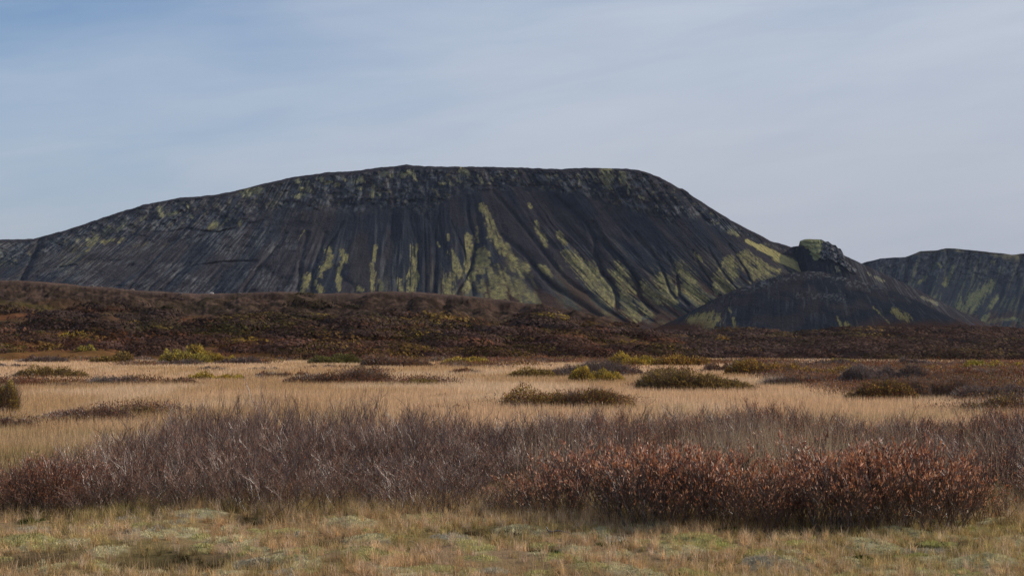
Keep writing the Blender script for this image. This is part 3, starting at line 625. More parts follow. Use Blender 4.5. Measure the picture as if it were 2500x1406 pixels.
def ribbons(r, n, rx, ry, h, wd, pal, seed):
    """thin upright stems as three-sided spikes"""
    P, rad, zt = dome_pts(r, n, rx, ry, h, seed, 0.3)
    base = P * np.array([0.82, 0.82, 0.0]); 
    tip = P + np.stack([0.10 * r.normal(size=n), 0.10 * r.normal(size=n), 0.06 * r.random(n)], 1) * h
    base = base + (tip - base) * (0.25 * r.random((n, 1)))
    a = r.uniform(0, PI, n); q = wd * r.uniform(0.6, 1.3, n)
    W1 = np.stack([np.cos(a) * q, np.sin(a) * q, 0 * a], 1); W2 = np.stack([-np.sin(a) * q, np.cos(a) * q, 0 * a], 1)
    V = np.stack([base - W1, base + W1, base + W2 * 1.7, tip], 1).reshape(-1, 3)
    k = np.arange(n)[:, None] * 4
    T = np.concatenate([k + [0, 1, 3], k + [1, 2, 3], k + [2, 0, 3]], 0)
    return V, T, np.repeat(pick(r, n, pal), 4, 0)

BR = (0.150, 0.084, 0.052); RED = (0.195, 0.084, 0.046); PURP = (0.130, 0.088, 0.078); GRY = (0.22, 0.180, 0.160); OLV = (0.178, 0.128, 0.048)
GRN = (0.140, 0.138, 0.044); YEL = (0.46, 0.315, 0.055); YGR = (0.36, 0.31, 0.065); ORG = (0.30, 0.150, 0.048); DRK = (0.075, 0.048, 0.032); RUS = (0.26, 0.115, 0.058)
PALS = {
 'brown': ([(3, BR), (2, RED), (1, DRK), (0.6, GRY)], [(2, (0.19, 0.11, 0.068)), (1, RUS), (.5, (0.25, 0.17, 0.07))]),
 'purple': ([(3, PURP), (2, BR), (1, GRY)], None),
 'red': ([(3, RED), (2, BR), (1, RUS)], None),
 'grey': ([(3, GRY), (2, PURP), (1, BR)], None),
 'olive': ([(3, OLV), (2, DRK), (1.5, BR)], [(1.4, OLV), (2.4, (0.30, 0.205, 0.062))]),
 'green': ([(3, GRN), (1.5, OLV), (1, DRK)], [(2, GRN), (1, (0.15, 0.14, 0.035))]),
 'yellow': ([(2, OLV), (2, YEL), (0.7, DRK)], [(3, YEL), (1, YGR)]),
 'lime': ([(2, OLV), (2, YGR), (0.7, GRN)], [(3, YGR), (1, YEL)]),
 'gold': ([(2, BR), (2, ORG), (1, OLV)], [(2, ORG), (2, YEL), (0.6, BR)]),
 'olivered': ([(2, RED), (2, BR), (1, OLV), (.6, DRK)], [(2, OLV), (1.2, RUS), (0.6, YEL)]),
}
COLNAME = {'brown': 'dark brown', 'purple': 'purplish brown', 'red': 'reddish brown', 'grey': 'grey twiggy', 'olive': 'dark olive', 'green': 'green leafy', 'yellow': 'yellow leafy', 'lime': 'yellow-green', 'gold': 'orange-gold', 'olivered': 'olive and russet'}
def bush(px0, px1, base, top, style, label, dens=1.0, depth=0.55, group='shrubs scattered over the meadow', z0=None, name='shrub', twiggy=None):
    r = np.random.default_rng(abs(int(px0 * 7 + base * 13)) + 3)
    cx, d0 = on_ground((px0 + px1) / 2, base)
    rx = (px1 - px0) / 2 * d0 / F; h = (base - top) * d0 / F; ry = min(rx * depth, 4 * h)
    d = d0 + ry * 0.9; cx = (((px0 + px1) / 2) - 1250) / F * d
    z = float(ground_z(np.array([cx]), np.array([d]))[0]) - 0.05
    t = thing(name, (cx, d, z), label, 'shrub', group)
    pal, tp = PALS[style]
    pw = d / F * 2.44                                       # size of one picture element out there
    size = max(0.035, 1.15 * pw)
    area = (px1 - px0) * (base - top) / 6.0
    n = int(min(20000, max(300, 13 * area * dens * (1.6 if d < 90 else 1.0))))
    if twiggy is None: twiggy = {'grey': 0.85, 'purple': 0.7, 'brown': 0.6, 'red': 0.6}.get(style, 0.4)
    h *= 1.20
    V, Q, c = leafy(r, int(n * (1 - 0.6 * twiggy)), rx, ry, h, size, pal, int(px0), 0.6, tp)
    link('leaves', make_mesh('leaves', V, Q, col=c), M_far if d > 60 else M_leaf, t)
    V, T, c = ribbons(r, int(n * (0.15 + 0.55 * twiggy)), rx * 1.02, ry * 1.02, h * 1.16, max(0.005, 0.15 * pw), [(2, DRK), (2, GRY if twiggy > .4 else BR), (1, PURP)], int(px0))
    link('twigs', make_mesh('twigs', V, tris=T, col=c), M_twig, t)
    return t

BUSHES = [
 (42,225,926,899,'olive','dark olive shrub with a flat golden top, farthest left on the open meadow'),
 (228,302,887,865,'olive','small olive shrub at the far edge of the meadow below the bright yellow hillside patch'),
 (415,505,889,860,'lime','yellow-green shrub joined to the left of a taller yellow shrub at the meadow edge'),
 (468,562,888,852,'yellow','tall rounded yellow shrub at the far meadow edge, left of centre'),
 (388,490,893,879,'purple','low dark purple-brown shrub in front of the yellow shrubs'),
 (530,655,890,874,'purple','flat brown shrub running right from the tall yellow shrub'),
 (773,870,889,866,'green','dense green shrub at the far meadow edge, the only green one'),
 (905,1035,898,872,'brown','brown humped shrub right of the dense green shrub'),
 (1095,1162,914,901,'red','small red-brown shrub alone in the middle of the meadow'),
 (1243,1372,926,903,'olive','olive oval shrub left of the small round golden shrub'),
 (1370,1546,922,888,'purple','purple-brown shrub standing behind the small round golden shrub'),
 (1412,1502,936,903,'yellow','small round golden shrub in front of a purple-brown one'),
 (1505,1620,896,867,'yellow','left half of the long golden hedge of shrubs at the far meadow edge'),
 (1600,1745,896,872,'gold','right half of the long golden hedge of shrubs at the far meadow edge'),
 (1598,1818,958,910,'olive','large olive-topped shrub with grey twiggy skirts right of centre'),
 (1770,1865,954,940,'purple','low dark tail of twigs trailing right from the large olive-topped shrub'),
 (1240,1515,1002,951,'olivered','wide olive and russet shrub just behind the bare thicket'),
 (605,760,925,909,'brown','low brown shrub left of the wide brown hump on the meadow'),
 (715,925,941,906,'brown','wide brown humped shrub in the left middle of the meadow'),
 (925,1085,944,928,'olive','low olive strip of shrub with a yellow right end'),
 (455,592,932,911,'yellow','low yellow-topped shrub on the left meadow'),
 (398,500,940,924,'brown','flat dark brown shrub left of the low yellow-topped one'),
 (238,352,941,920,'grey','low grey leafless shrub on the left meadow'),
 (-60,120,946,926,'red','long low reddish shrub at the left border of the meadow'),
 (100,235,946,935,'purple','thin purplish strip of twigs below the flat golden-topped shrub'),
 (1736,1825,911,881,'brown','dark brown upright shrub at the right end of the golden hedge'),
 (1815,1960,919,884,'gold','mixed brown and gold shrub on the right meadow'),
 (1875,2070,946,919,'red','long dark red-brown shrub on the right meadow'),
 (1925,2120,922,898,'gold','broad gold and olive shrub behind the long dark red-brown one'),
 (1950,2070,898,880,'purple','purple-brown shrub on the right near the meadow edge'),
 (2040,2170,946,903,'grey','tall grey leafless shrub right of the long dark red-brown one'),
 (2150,2290,944,903,'purple','dense grey-purple shrub in the middle of the right-hand scrub'),
 (2110,2260,915,895,'brown','brown shrub at the back of the right-hand scrub'),
 (2070,2250,982,938,'olivered','sloping brown and olive shrub in front of the right-hand scrub'),
 (2200,2420,980,932,'brown','dark brown broad shrub in front of the right-hand scrub'),
 (2240,2400,930,903,'red','rust red shrub at the back right of the scrub'),
 (2380,2560,928,903,'red','dark red shrub at the right border under the yellow-green one'),
 (2370,2560,986,948,'purple','dull purple shrub at the right border'),
 (2340,2540,1012,972,'olivered','russet shrub at the right border just behind the bare thicket'),
 (2010,2082,891,876,'lime','small bright yellow-green shrub on the far right meadow edge'),
 (2335,2425,907,883,'lime','yellow-green shrub near the right border at the meadow edge'),
 (2420,2520,903,883,'yellow','yellow shrub at the right border at the meadow edge'),
 (2205,2262,898,874,'grey','small leafless shrub standing up before a thin strip of meadow'),
 (-50,26,1016,940,'yellow','tall golden shrub cut off by the left border'),
 (78,322,1038,1001,'red','long red-brown twiggy shrub at the left in the near meadow'),
 (-30,100,1054,1024,'red','low red-brown twiggy shrub at the left border in the near meadow'),
 (285,402,1022,996,'olivered','small olive-brown shrub behind the left end of the bare thicket'),
 (1060,1150,1002,988,'red','low russet shrub on the back edge of the bare thicket, in the centre'),
 (1040,1100,972,962,'olive','tiny olive tuft of shrub alone on the near meadow'),
 (60,170,886,870,'purple','dark shrub at the foot of the hill far left'),
 (600,720,882,874,'purple','low purplish shrub at the foot of the hill left of the green one'),
 (1085,1190,890,873,'yellow','flat yellow and grey shrub at the foot of the hill in the centre'),
 (-20,90,897,888,'grey','very low grey shrub on the far left meadow'),
 (470,560,905,896,'grey','thin grey strip of twigs below the tall yellow shrub'),
 (600,700,904,897,'grey','thin grey strip of twigs in the far left middle of the meadow'),
 (725,900,900,892,'purple','thin dark strip of twigs below the dense green shrub'),
 (1040,1280,899,893,'purple','very thin dark strip of twigs across the far meadow centre'),
 (1310,1350,895,889,'red','tiny reddish shrub alone on the far meadow'),
]
for b_ in BUSHES: bush(*b_)

# low twiggy growth that runs together between the meadow shrubs
BELT = [(300,938,110,3),(90,940,100,3),(820,938,120,3),(200,1034,90,5),(60,879,90,4),(250,880,110,4),(420,878,90,4),(620,879,120,4),(760,878,60,4),(950,879,110,4),(1110,881,120,4),(1260,882,110,4),(1420,884,110,4),(1580,878,80,4),(1850,888,90,5),(350,893,60,2),(1290,890,50,2),(1500,905,40,2),(890,914,40,2),(2020,925,150,14),(2250,930,170,26),(2450,918,120,18),(2120,898,150,9),(2400,895,140,7),(2330,958,190,18),(2480,985,110,26),(2170,968,110,9),(1900,905,100,9),(1985,940,70,6),(2080,950,90,9),(2460,945,90,12),
 (1000,940,90,4),(1150,896,150,3),(560,886,110,4),(1700,889,160,4),(1560,950,40,4),(1450,918,90,5),(1720,955,120,5),(1360,990,150,7),(40,1045,90,8),(350,1012,70,7),(2450,1008,120,8),(1650,915,30,3),(980,893,60,4)]
r = np.random.default_rng(88); PP = []
for (cx_, cy_, hw, hh) in BELT:
    n = int(hw * hh * 0.16) + 10; a = r.uniform(0, 2 * PI, n); q = np.sqrt(r.random(n)) * (1 + 0.15 * r.normal(size=n))
    x_, y_ = on_ground(cx_ + q * np.cos(a) * hw, np.maximum(cy_ + q * np.sin(a) * hh, 868)); PP.append(np.stack([x_, y_], 1))
PP = np.concatenate(PP); PP = PP[fbm(PP[:, 0] / 3, PP[:, 1] / 7, 89, 2) > 0.40]; n = len(PP); K = 60; kk = PP[:, 1] / 90
rad = r.uniform(0.7, 1.8, n) * (0.55 + 0.45 * kk.clip(.4, 2.0)); hh = rad * r.uniform(0.24, 0.48, n)
tone = pick(r, n, [(3, BR), (2.4, RED), (2, PURP), (1, GRY), (1.2, OLV), (0.5, ORG)], 0.2); al = np.arange(n * K)
th = r.uniform(0, 2 * PI, n * K); q = np.sqrt(r.random(n * K)); hz = np.repeat(hh, K) * np.sqrt(1 - 0.9 * q * q) * r.uniform(0.1, 1.1, n * K) ** 0.6
X = np.repeat(PP[:, 0], K) + q * np.cos(th) * np.repeat(rad, K) * 1.2; Y = np.repeat(PP[:, 1], K) + q * np.sin(th) * np.repeat(rad, K)
pw = (Y / F * 2.44)[:, None]; A = unit(np.array([0, 0, 1.0]) + 0.75 * rnd_unit(n * K, r)) * (1.15 * pw * r.uniform(0.6, 1.6, (n * K, 1))); B = unit(np.cross(A, rnd_unit(n * K, r))) * (0.38 * pw)
V, Q, c = diamonds(np.stack([X, Y, hz + 0.02], 1), A, B, np.repeat(tone, K, 0) * (1 + 0.22 * r.normal(size=(n * K, 1))).clip(.4, 1.8))
tag(link('low_scrub', make_mesh('low_scrub', V, Q, col=c), M_far), 'low brown and russet twiggy growth running between the meadow shrubs', 'scrub', kind='stuff')
PICKS = n; print('low scrub clumps', n)

# ------------------------------------------------------------------ bright shrubs on the hillside
def to_v(fn, px, py, lo=0.0, hi=1.0):
    vs = np.linspace(lo, hi, 300); X, Y, Z = fn(np.full(300, float(px)), vs); _, yy = project(X, Y, Z)
    i = int(np.argmin(np.abs(yy - py))); return float(X[i]), float(Y[i] if np.ndim(Y) else Y), float(Z[i])
HSH = [(hill_h,165,826,62,12,'yellow','bright yellow flat shrub low on the left hillside'),(hill_h,137,843,24,7,'yellow','small bright yellow shrub just below the flat yellow one on the left hillside'),
 (hill_h,205,857,34,12,'lime','yellow-green shrub on the left hillside just above the meadow'),(hill_h,985,798,48,8,'yellow','thin yellow shrub on the dark hillside in the centre'),
 (hill_h,350,800,60,14,'olive','olive-yellow shrub in the left middle of the hillside'),(hill_h,1520,842,20,9,'yellow','small yellow shrub low on the right end of the hill'),
 (hill_h,1630,846,16,15,'gold','orange shrub on the end slope of the hill'),(hill_h,1460,846,60,10,'olive','olive shrub low on the right end of the hill'),
 (hill_h,845,790,36,8,'olive','small olive shrub on the dark hillside in the centre'),
 (hill_p,1650,880,50,10,'gold','orange shrub behind the golden hedge at the foot of the rise'),
 (hill_p,1740,845,60,18,'gold','orange-brown shrub on the scrub rise right of the hill'),(hill_p,2295,822,34,8,'gold','orange shrub high on the right scrub rise'),
 (hill_p,2400,820,26,8,'gold','small orange shrub high on the scrub rise near the right border'),(hill_p,1850,868,70,14,'gold','golden shrub at the foot of the scrub rise')]
for fn, px, py, wpx, hpx, sty, lab in HSH:
    x, y, z = to_v(fn, px, py); r = np.random.default_rng(int(px)); k = y / F
    t = thing('hillside_shrub', (x, y, z - 0.1), lab, 'shrub', 'bright shrubs on the hillside')
    pal, tp = PALS[sty]; rx = wpx / 2 * k; h = hpx * k * 1.4
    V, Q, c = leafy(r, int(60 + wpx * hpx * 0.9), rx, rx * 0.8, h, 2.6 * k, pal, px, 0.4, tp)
    link('leaves', make_mesh('leaves', V, Q, col=c), M_far, t)
    V, T, c = ribbons(r, 40, rx, rx * .8, h, 0.5 * k, [(1, DRK), (1, BR)], px)
    link('twigs', make_mesh('twigs', V, tris=T, col=c), M_twig, t)

# ------------------------------------------------------------------ scrub that covers the hills (uncountable)
def scrub(name, fn, n, s0, s1, v0, v1, seed, mode):
    r = np.random.default_rng(seed)
    s = r.uniform(s0, s1, n); v = v0 + (v1 - v0) * r.uniform(0, 1, n) ** 0.85
    X, Y, Z = fn(s, v); Y = Y + 0 * X; px, py = project(X, Y, Z)
    a, b, c = hill_patch(X, Y, px, py)
    if mode == 'hill':
        keep = (Z > 0.3) & (r.random(n) < 1 - 0.6 * ss(py, 790, 815) * ss(px, 420, 200)) & (r.random(n) < (0.10 + 0.90 * ss(a + 0.5 * (c - 0.5), 0.40, 0.54)) * (1 - 0.55 * ss(py, 835, 860)) * (1 - 0.93 * ss(v + 0.40 * (fbm(X / 11, Y / 18, 224, 3) - 0.5), 0.68, 0.77) * ss(s, 1600, 1450)))
    else:
        pale = ss(v, 0.78, 0.84) * np.maximum(ss(px, 1860, 1900) * ss(px, 2030, 2000), ss(px, 2075, 2100) * ss(px, 2380, 2330))
        keep = (r.random(n) < 0.92 * (1 - 0.97 * pale)) & (Z > 0.2)
    X, Y, Z, px, py, a, b, c, v = [q[keep] for q in (X, Y, Z, px, py, a, b, c, v)]; n = len(X)
    if mode == 'hill': rad = (1.5 + 5.6 * r.random(n) ** 1.6) * (0.6 + 0.8 * c) * (1 - 0.5 * ss(v, 0.8, 0.97)); h = rad * r.uniform(0.26, 0.44, n); K = 190
    else: rad = (2.4 + 6.5 * r.random(n) ** 1.4) * (1 - 0.4 * ss(v, 0.85, 0.97)); h = rad * r.uniform(0.24, 0.36, n); K = 200
    th = r.uniform(0, 2 * PI, (n, K)); el = np.arccos(r.uniform(0.0, 1, (n, K))); rr = r.uniform(0.72, 1.05, (n, K))
    nx, ny, nz = np.sin(el) * np.cos(th), np.sin(el) * np.sin(th), np.cos(el)
    lump = 0.75 + 0.5 * vn(nx * 2 + X[:, None], ny * 2 + Y[:, None] + nz * 2, 9)
    P = np.stack([X[:, None] + nx * rad[:, None] * rr * lump * 1.25, Y[:, None] + ny * rad[:, None] * rr * lump, Z[:, None] + nz * h[:, None] * rr * lump], -1).reshape(-1, 3)
    nn = unit(np.stack([nx, ny, nz + 0.3], -1).reshape(-1, 3) + 0.22 * rnd_unit(n * K, r))
    A = unit(np.cross(nn, rnd_unit(n * K, r))); B = np.cross(nn, A); sz = r.uniform(0.15, 0.38, (n * K, 1)) * np.repeat((Y / 400) * np.clip(rad / 3.2, 0.8, 1.7), K)[:, None]
    base = pick(r, n, [(3.6, (0.064, 0.042, 0.032)), (3.0, (0.070, 0.047, 0.041)), (1.2, (0.088, 0.046, 0.031)), (0.8, (0.050, 0.040, 0.023))], 0.20)
    ol = ss(a, 0.50, 0.60) * (r.random(n) < 0.20); base = lerp(base, pick(r, n, [(1, (0.070, 0.058, 0.022)), (1, (0.105, 0.074, 0.026))], .2), ol[:, None])
    og = (ss(b, 0.58, 0.68) * (r.random(n) < 0.30)); base = lerp(base, pick(r, n, [(1.6, (0.19, 0.120, 0.036)), (1.2, (0.14, 0.066, 0.036)), (0.7, (0.28, 0.20, 0.040))], .2), og[:, None] * 0.9)
    if mode == 'rise':
        base = lerp(base, np.array([0.100, 0.064, 0.052]), 0.45)
    else:
        base = lerp(base, base * np.array([1.35, 1.12, 1.0]), (ss(py, 800, 850) * 0.7)[:, None])
    col = np.repeat(base, K, 0) * (1 + 0.10 * r.normal(size=(n * K, 1))).clip(0.5, 1.6)
    V, Q, cc_ = diamonds(P, A * sz, B * sz * 0.7, col)
    return tag(link(name, make_mesh(name, V, Q, col=cc_), M_far), kind='stuff')
tag(scrub('hillside_scrub', hill_h, 3900, -350, 1800, 0.0, 0.99, 301, 'hill'), 'dense dark brown and olive autumn scrub covering the hillside', 'scrub')
tag(scrub('rise_scrub', hill_p, 2000, 1450, 2900, 0.0, 1.0, 302, 'rise'), 'purple-brown heathy scrub covering the low rise on the right', 'scrub')

# ------------------------------------------------------------------ boulders on the hill crest
def boulder(px, py, size, label, pale):
    r = np.random.default_rng(int(px)); x, y, z = to_v(hill_h, px, py + 1, 0.8, 1.04)
    nu, nv = 14, 9; V = []
    for i in range(nv):
        for j in range(nu):
            a = 2 * PI * j / nu; b = PI * i / (nv - 1)
            q = np.array([math.sin(b) * math.cos(a), math.sin(b) * math.sin(a) * 0.8, math.cos(b) * 0.62])
            V.append(q)
    V = np.array(V); V *= (0.72 + 0.5 * fbm(V[:, 0] * 1.7 + 9 + px, V[:, 1] * 1.7 + V[:, 2] * 2 + 9, 401, 3))[:, None] * size
    V = np.round(V / (size * 0.16)) * (size * 0.16) * 0.45 + V * 0.55
    Q = [(i * nu + j, i * nu + (j + 1) % nu, (i + 1) * nu + (j + 1) % nu, (i + 1) * nu + j) for i in range(nv - 1) for j in range(nu)]
    col = np.tile(np.array(pale), (len(V), 1)) * (0.7 + 0.6 * fbm(V[:, 0] * 3, V[:, 2] * 3, 402, 3))[:, None]
    o = link('boulder', make_mesh('boulder', V, np.array(Q)[:, ::-1], col=col), M_stone); o.location = (x, y, z + size * 0.15)
    return tag(o, label, 'boulder', 'boulders on the hill crest')
boulder(516, 717, 0.8, 'pale whitish boulder, the brightest on the crest of the brown hill', (0.50, 0.46, 0.44))
boulder(224, 697, 0.7, 'grey boulder on the hill crest, farther left of two close together', (0.22, 0.19, 0.17))
boulder(246, 699, 0.5, 'small grey boulder on the hill crest just right of a larger one', (0.20, 0.17, 0.155))
boulder(322, 708, 0.7, 'tan boulder on the hill crest left of the whitish one', (0.26, 0.20, 0.17))
boulder(441, 717, 0.55, 'small grey boulder on the hill crest nearest left of the whitish one', (0.24, 0.21, 0.19))
boulder(585, 716, 0.5, 'small grey boulder on the hill crest right of the whitish one', (0.22, 0.19, 0.175))

# ------------------------------------------------------------------ foreground shrubs, built stem by stem
def tube(pts, rad, sides=3):
    pts = np.array(pts); n = len(pts); d = np.gradient(pts, axis=0); d = unit(d)
    a = unit(np.cross(d, np.array([0.31, 0.93, 0.17]))); b = np.cross(d, a)
    ang = np.arange(sides) * 2 * PI / sides
    V = pts[:, None] + (a[:, None] * np.cos(ang)[None, :, None] + b[:, None] * np.sin(ang)[None, :, None]) * np.array(rad)[:, None, None]
    i = np.arange(n - 1)[:, None] * sides; j = np.arange(sides)[None]; k = (j + 1) % sides
    Q = np.stack([i + j, i + k, i + sides + k, i + sides + j], -1).reshape(-1, 4)
    return V.reshape(-1, 3), Q
class Acc:
    def __init__(s): s.V = []; s.Q = []; s.c = []; s.n = 0
    def add(s, V, Q, col):
        s.V.append(V); s.Q.append(Q + s.n); s.n += len(V); s.c.append(np.tile(col, (len(V), 1)) if np.ndim(col) == 1 else col)
    def arrays(s): return np.concatenate(s.V), np.concatenate(s.Q), np.concatenate(s.c)
def branch_unit(r, H, kind):
    """one stem with side branches and twigs: (stems, twigs, leaves)"""
    st, tw, lf = Acc(), Acc(), Acc()
    lean = r.normal(size=2) * (0.20 if kind != 'russet' else 0.12)
    def path(p, d, ln, n, wig):
        pts = [p]; d = unit(d)
        for i in range(n):
            d = unit(d + wig * r.normal(size=3) + np.array([0, 0, 0.10])); pts.append(pts[-1] + d * ln / n)
        return np.array(pts), d
    grey = r.random() < (0.14 if kind == 'bare' else 0.06)
    stemc = np.array((0.20, 0.165, 0.145) if grey else (0.105, 0.068, 0.050)) * r.uniform(0.7, 1.25)
    twc = {'bare': [(0.235, 0.125, 0.078), (0.18, 0.098, 0.066), (0.25, 0.185, 0.145), (0.23, 0.10, 0.06)],
           'russet': [(0.085, 0.042, 0.028), (0.055, 0.030, 0.022), (0.11, 0.046, 0.028), (0.07, 0.042, 0.024)],
           'dark': [(0.13, 0.054, 0.034), (0.095, 0.046, 0.032), (0.07, 0.042, 0.030), (0.16, 0.064, 0.038)]}[kind]
    main, dd = path(np.zeros(3), np.array([lean[0], lean[1], 1.0]), H * 0.72, 7, 0.20)
    V, Q = tube(main, np.linspace(0.0066, 0.0028, 8)); st.add(V, Q, stemc)
    for b in range(r.integers(5, 8)):
        f = r.uniform(0.22, 1.0); i = min(6, int(f * 7)); p = main[i] + (main[i + 1] - main[i]) * (f * 7 - i if f < 1 else 1)
        a = r.uniform(0, 2 * PI); ln = H * r.uniform(0.25, 0.48) * (1.15 - 0.35 * f)
        bp, bd = path(p, np.array([math.cos(a) * 0.62, math.sin(a) * 0.62, 0.85]), ln, 5, 0.20)
        V, Q = tube(bp, np.linspace(0.0033, 0.0020, 6)); (st if r.random() < 0.5 else tw).add(V, Q, stemc * 1.05)
        for q in range(r.integers(5, 8)):
            g = r.uniform(0.15, 1.0); j = min(4, int(g * 5)); pp = bp[j] + (bp[j + 1] - bp[j]) * (g * 5 - j if g < 1 else 1)
            a2 = r.uniform(0, 2 * PI); l2 = H * r.uniform(0.07, 0.20)
            tp_, td = path(pp, bd * 0.9 + np.array([math.cos(a2) * 0.6, math.sin(a2) * 0.6, 0.25]), l2, 3, 0.16)
            V, Q = tube(tp_, np.array([0.0022, 0.0019, 0.0016, 0.0009])); tw.add(V, Q, np.array(twc[r.integers(4)]) * r.uniform(0.75, 1.3))
            nl = {'bare': int(r.random() < 0.12), 'russet': (6 if pp[2] > 0.78 * H else (2 if r.random() < 0.28 else 0)), 'dark': int(r.random() < 0.6) * 2}[kind]
            for m_ in range(nl):
                g2 = r.uniform(0.35, 1.05); k = min(2, int(g2 * 3)); c0 = tp_[k] + (tp_[k + 1] - tp_[k]) * (g2 * 3 - k)
                ax = unit(td + 0.42 * r.normal(size=3) + np.array([0, 0, 0.55])); sz = r.uniform(0.016, 0.036) * (1 if kind == 'russet' else 0.7)
                wv = unit(np.cross(ax, r.normal(size=3))) * sz * 0.34; nrm = unit(np.cross(ax, wv))
                lc = np.array([(0.50, 0.195, 0.085), (0.33, 0.115, 0.052), (0.78, 0.46, 0.30), (0.15, 0.060, 0.038), (0.56, 0.28, 0.145)][r.choice(5, p=[0.26, .26, .14, .20, .14])]) * r.uniform(0.75, 1.2)
                VV = np.array([c0, c0 + ax * sz + wv, c0 + ax * 2 * sz + nrm * sz * 0.3, c0 + ax * sz - wv])
                lf.add(VV, np.array([[0, 1, 2, 3]]), lc)
    return [a.arrays() if a.n else None for a in (st, tw, lf)]
r0 = np.random.default_rng(99)
UNITS = {k: [branch_unit(r0, 1.0, k) for _ in range(n)] for k, n in (('bare', 16), ('russet', 14), ('dark', 10))}
def compose(r, places, kind, wide=1.0):
    """merge many stems: places = (x, y, z, height, lean x, lean y)"""
    accs = [([], [], []) for _ in range(3)]; cnt = [0, 0, 0]
    for (x, y, z, h, lx, ly) in places:
        U = UNITS[kind][r.integers(len(UNITS[kind]))]; a = r.uniform(0, 2 * PI); ca, sa = math.cos(a), math.sin(a)
        tone = r.uniform(0.8, 1.2)
        for i, part in enumerate(U):
            if part is None: continue
            V, Q, c = part
            zz_ = V[:, 2] * h
            W_ = np.stack([x + (V[:, 0] * ca - V[:, 1] * sa) * h * wide + lx * zz_, y + (V[:, 0] * sa + V[:, 1] * ca) * h * wide + ly * zz_, z + zz_], 1)
            accs[i][0].append(W_); accs[i][1].append(Q + cnt[i]); accs[i][2].append(c * tone); cnt[i] += len(V)
    return [tuple(np.concatenate(q) for q in a) if a[0] else None for a in accs]
def add_parts(t, parts, names=('stems', 'twigs', 'leaves')):
    for nm, p in zip(names, parts):
        if p is None: continue
        link(nm, make_mesh(nm, p[0], p[1], col=p[2]), M_leaf if nm == 'leaves' else M_twig, t)

# thicket of bare shrubs: eight shapes, placed again and again
def bare_shape(seed, kind='bare', R_=0.88, n=60):
    r = np.random.default_rng(seed); pl = []
    for i in range(n):
        a = r.uniform(0, 2 * PI); q = R_ * math.sqrt(r.random()); x, y = q * math.cos(a), q * math.sin(a)
        h = (1.0 - 0.38 * (q / R_) ** 2) * r.uniform(0.75, 1.08); pl.append((x, y, -0.03, h, 0.30 * x / R_, 0.30 * y / R_))
    return compose(r, pl, kind)
proto = []
for k in range(7):
    parts = bare_shape(500 + k, 'bare' if k < 5 else 'dark')
    proto.append([(nm, make_mesh(nm, p[0], p[1], col=p[2])) for nm, p in zip(('stems', 'twigs', 'leaves'), parts) if p is not None])
def place_bare(k, x, y, h, rot, label, group, s=1.0):
    t = thing('bare_shrub', (x, y, float(ground_z(np.array([x]), np.array([y]))[0])), label, 'shrub', group)
    t.rotation_euler = (0, 0, rot); t.scale = (s, s, h)
    for nm, me in proto[k]: link(nm, me, M_leaf if nm == 'leaves' else M_twig, t)
    return t
def thick_top(px):   # height of the thicket against position
    return itp(px, [(150, 1.05), (430, 1.45), (700, 1.60), (1000, 1.42), (1300, 1.22), (1900, 1.34), (2100, 1.15), (2500, 1.3)])
def back_d(px): return itp(px, [(130, 26.0), (400, 30.0), (440, 33.0), (900, 34.5), (1100, 34.0), (1300, 36.5), (1900, 39.0), (2080, 36.0), (2500, 37.5)])
def front_d(px): return itp(px, [(130, 24.4), (250, 23.6), (400, 23.4), (600, 23.0), (700, 23.7), (850, 22.9), (960, 23.6), (1080, 23.0), (1130, 23.4), (1165, 25.4), (1250, 26.2), (1400, 26.6), (2400, 27.0), (2500, 24.5)])
rr_ = np.random.default_rng(41); cnt_b = 0
dd = 22.9
while dd < 39.5:
    xx = -12.5 + rr_.uniform(0, 0.8)
    while xx < 16.5:
        x = xx + rr_.normal() * 0.22; y = dd + rr_.normal() * 0.25; px, py = project(np.array([x]), np.array([y]), np.array([0.0])); px = float(px[0])
        if 135 < px < 2860 and front_d(px) - 0.1 <= y <= back_d(px):
            f = (y - front_d(px)) / max(1.0, back_d(px) - front_d(px))
            h = thick_top(px) * (0.62 + 0.38 * min(1, f * 1.5)) * rr_.uniform(0.80, 1.10) * (0.84 + 0.32 * float(vn(np.array([x * 0.55]), np.array([y * 0.35]), 930)[0]))
            if f < 0.15 and rr_.random() < 0.30: xx += 1.12; continue
            if px < 430: h *= 0.92
            where = 'front edge' if f < 0.25 else ('back edge' if f > 0.78 else 'middle')
            side_ = 'left end' if px < 420 else ('left half' if px < 1180 else ('right half' if px < 2050 else 'right end'))
            k = int(rr_.integers(0, 5)) if (px < 1500 or rr_.random() < 0.55) else int(rr_.integers(5, 7))
            place_bare(k, x, y, h, rr_.uniform(0, 6.28), f'bare grey-brown willow shrub at the {where} of the {side_} of the leafless thicket', f'bare shrubs at the {where} of the {side_} of the thicket', 1.0)
            cnt_b += 1
        xx += 1.12
    dd += 1.05
print('bare shrubs', cnt_b)
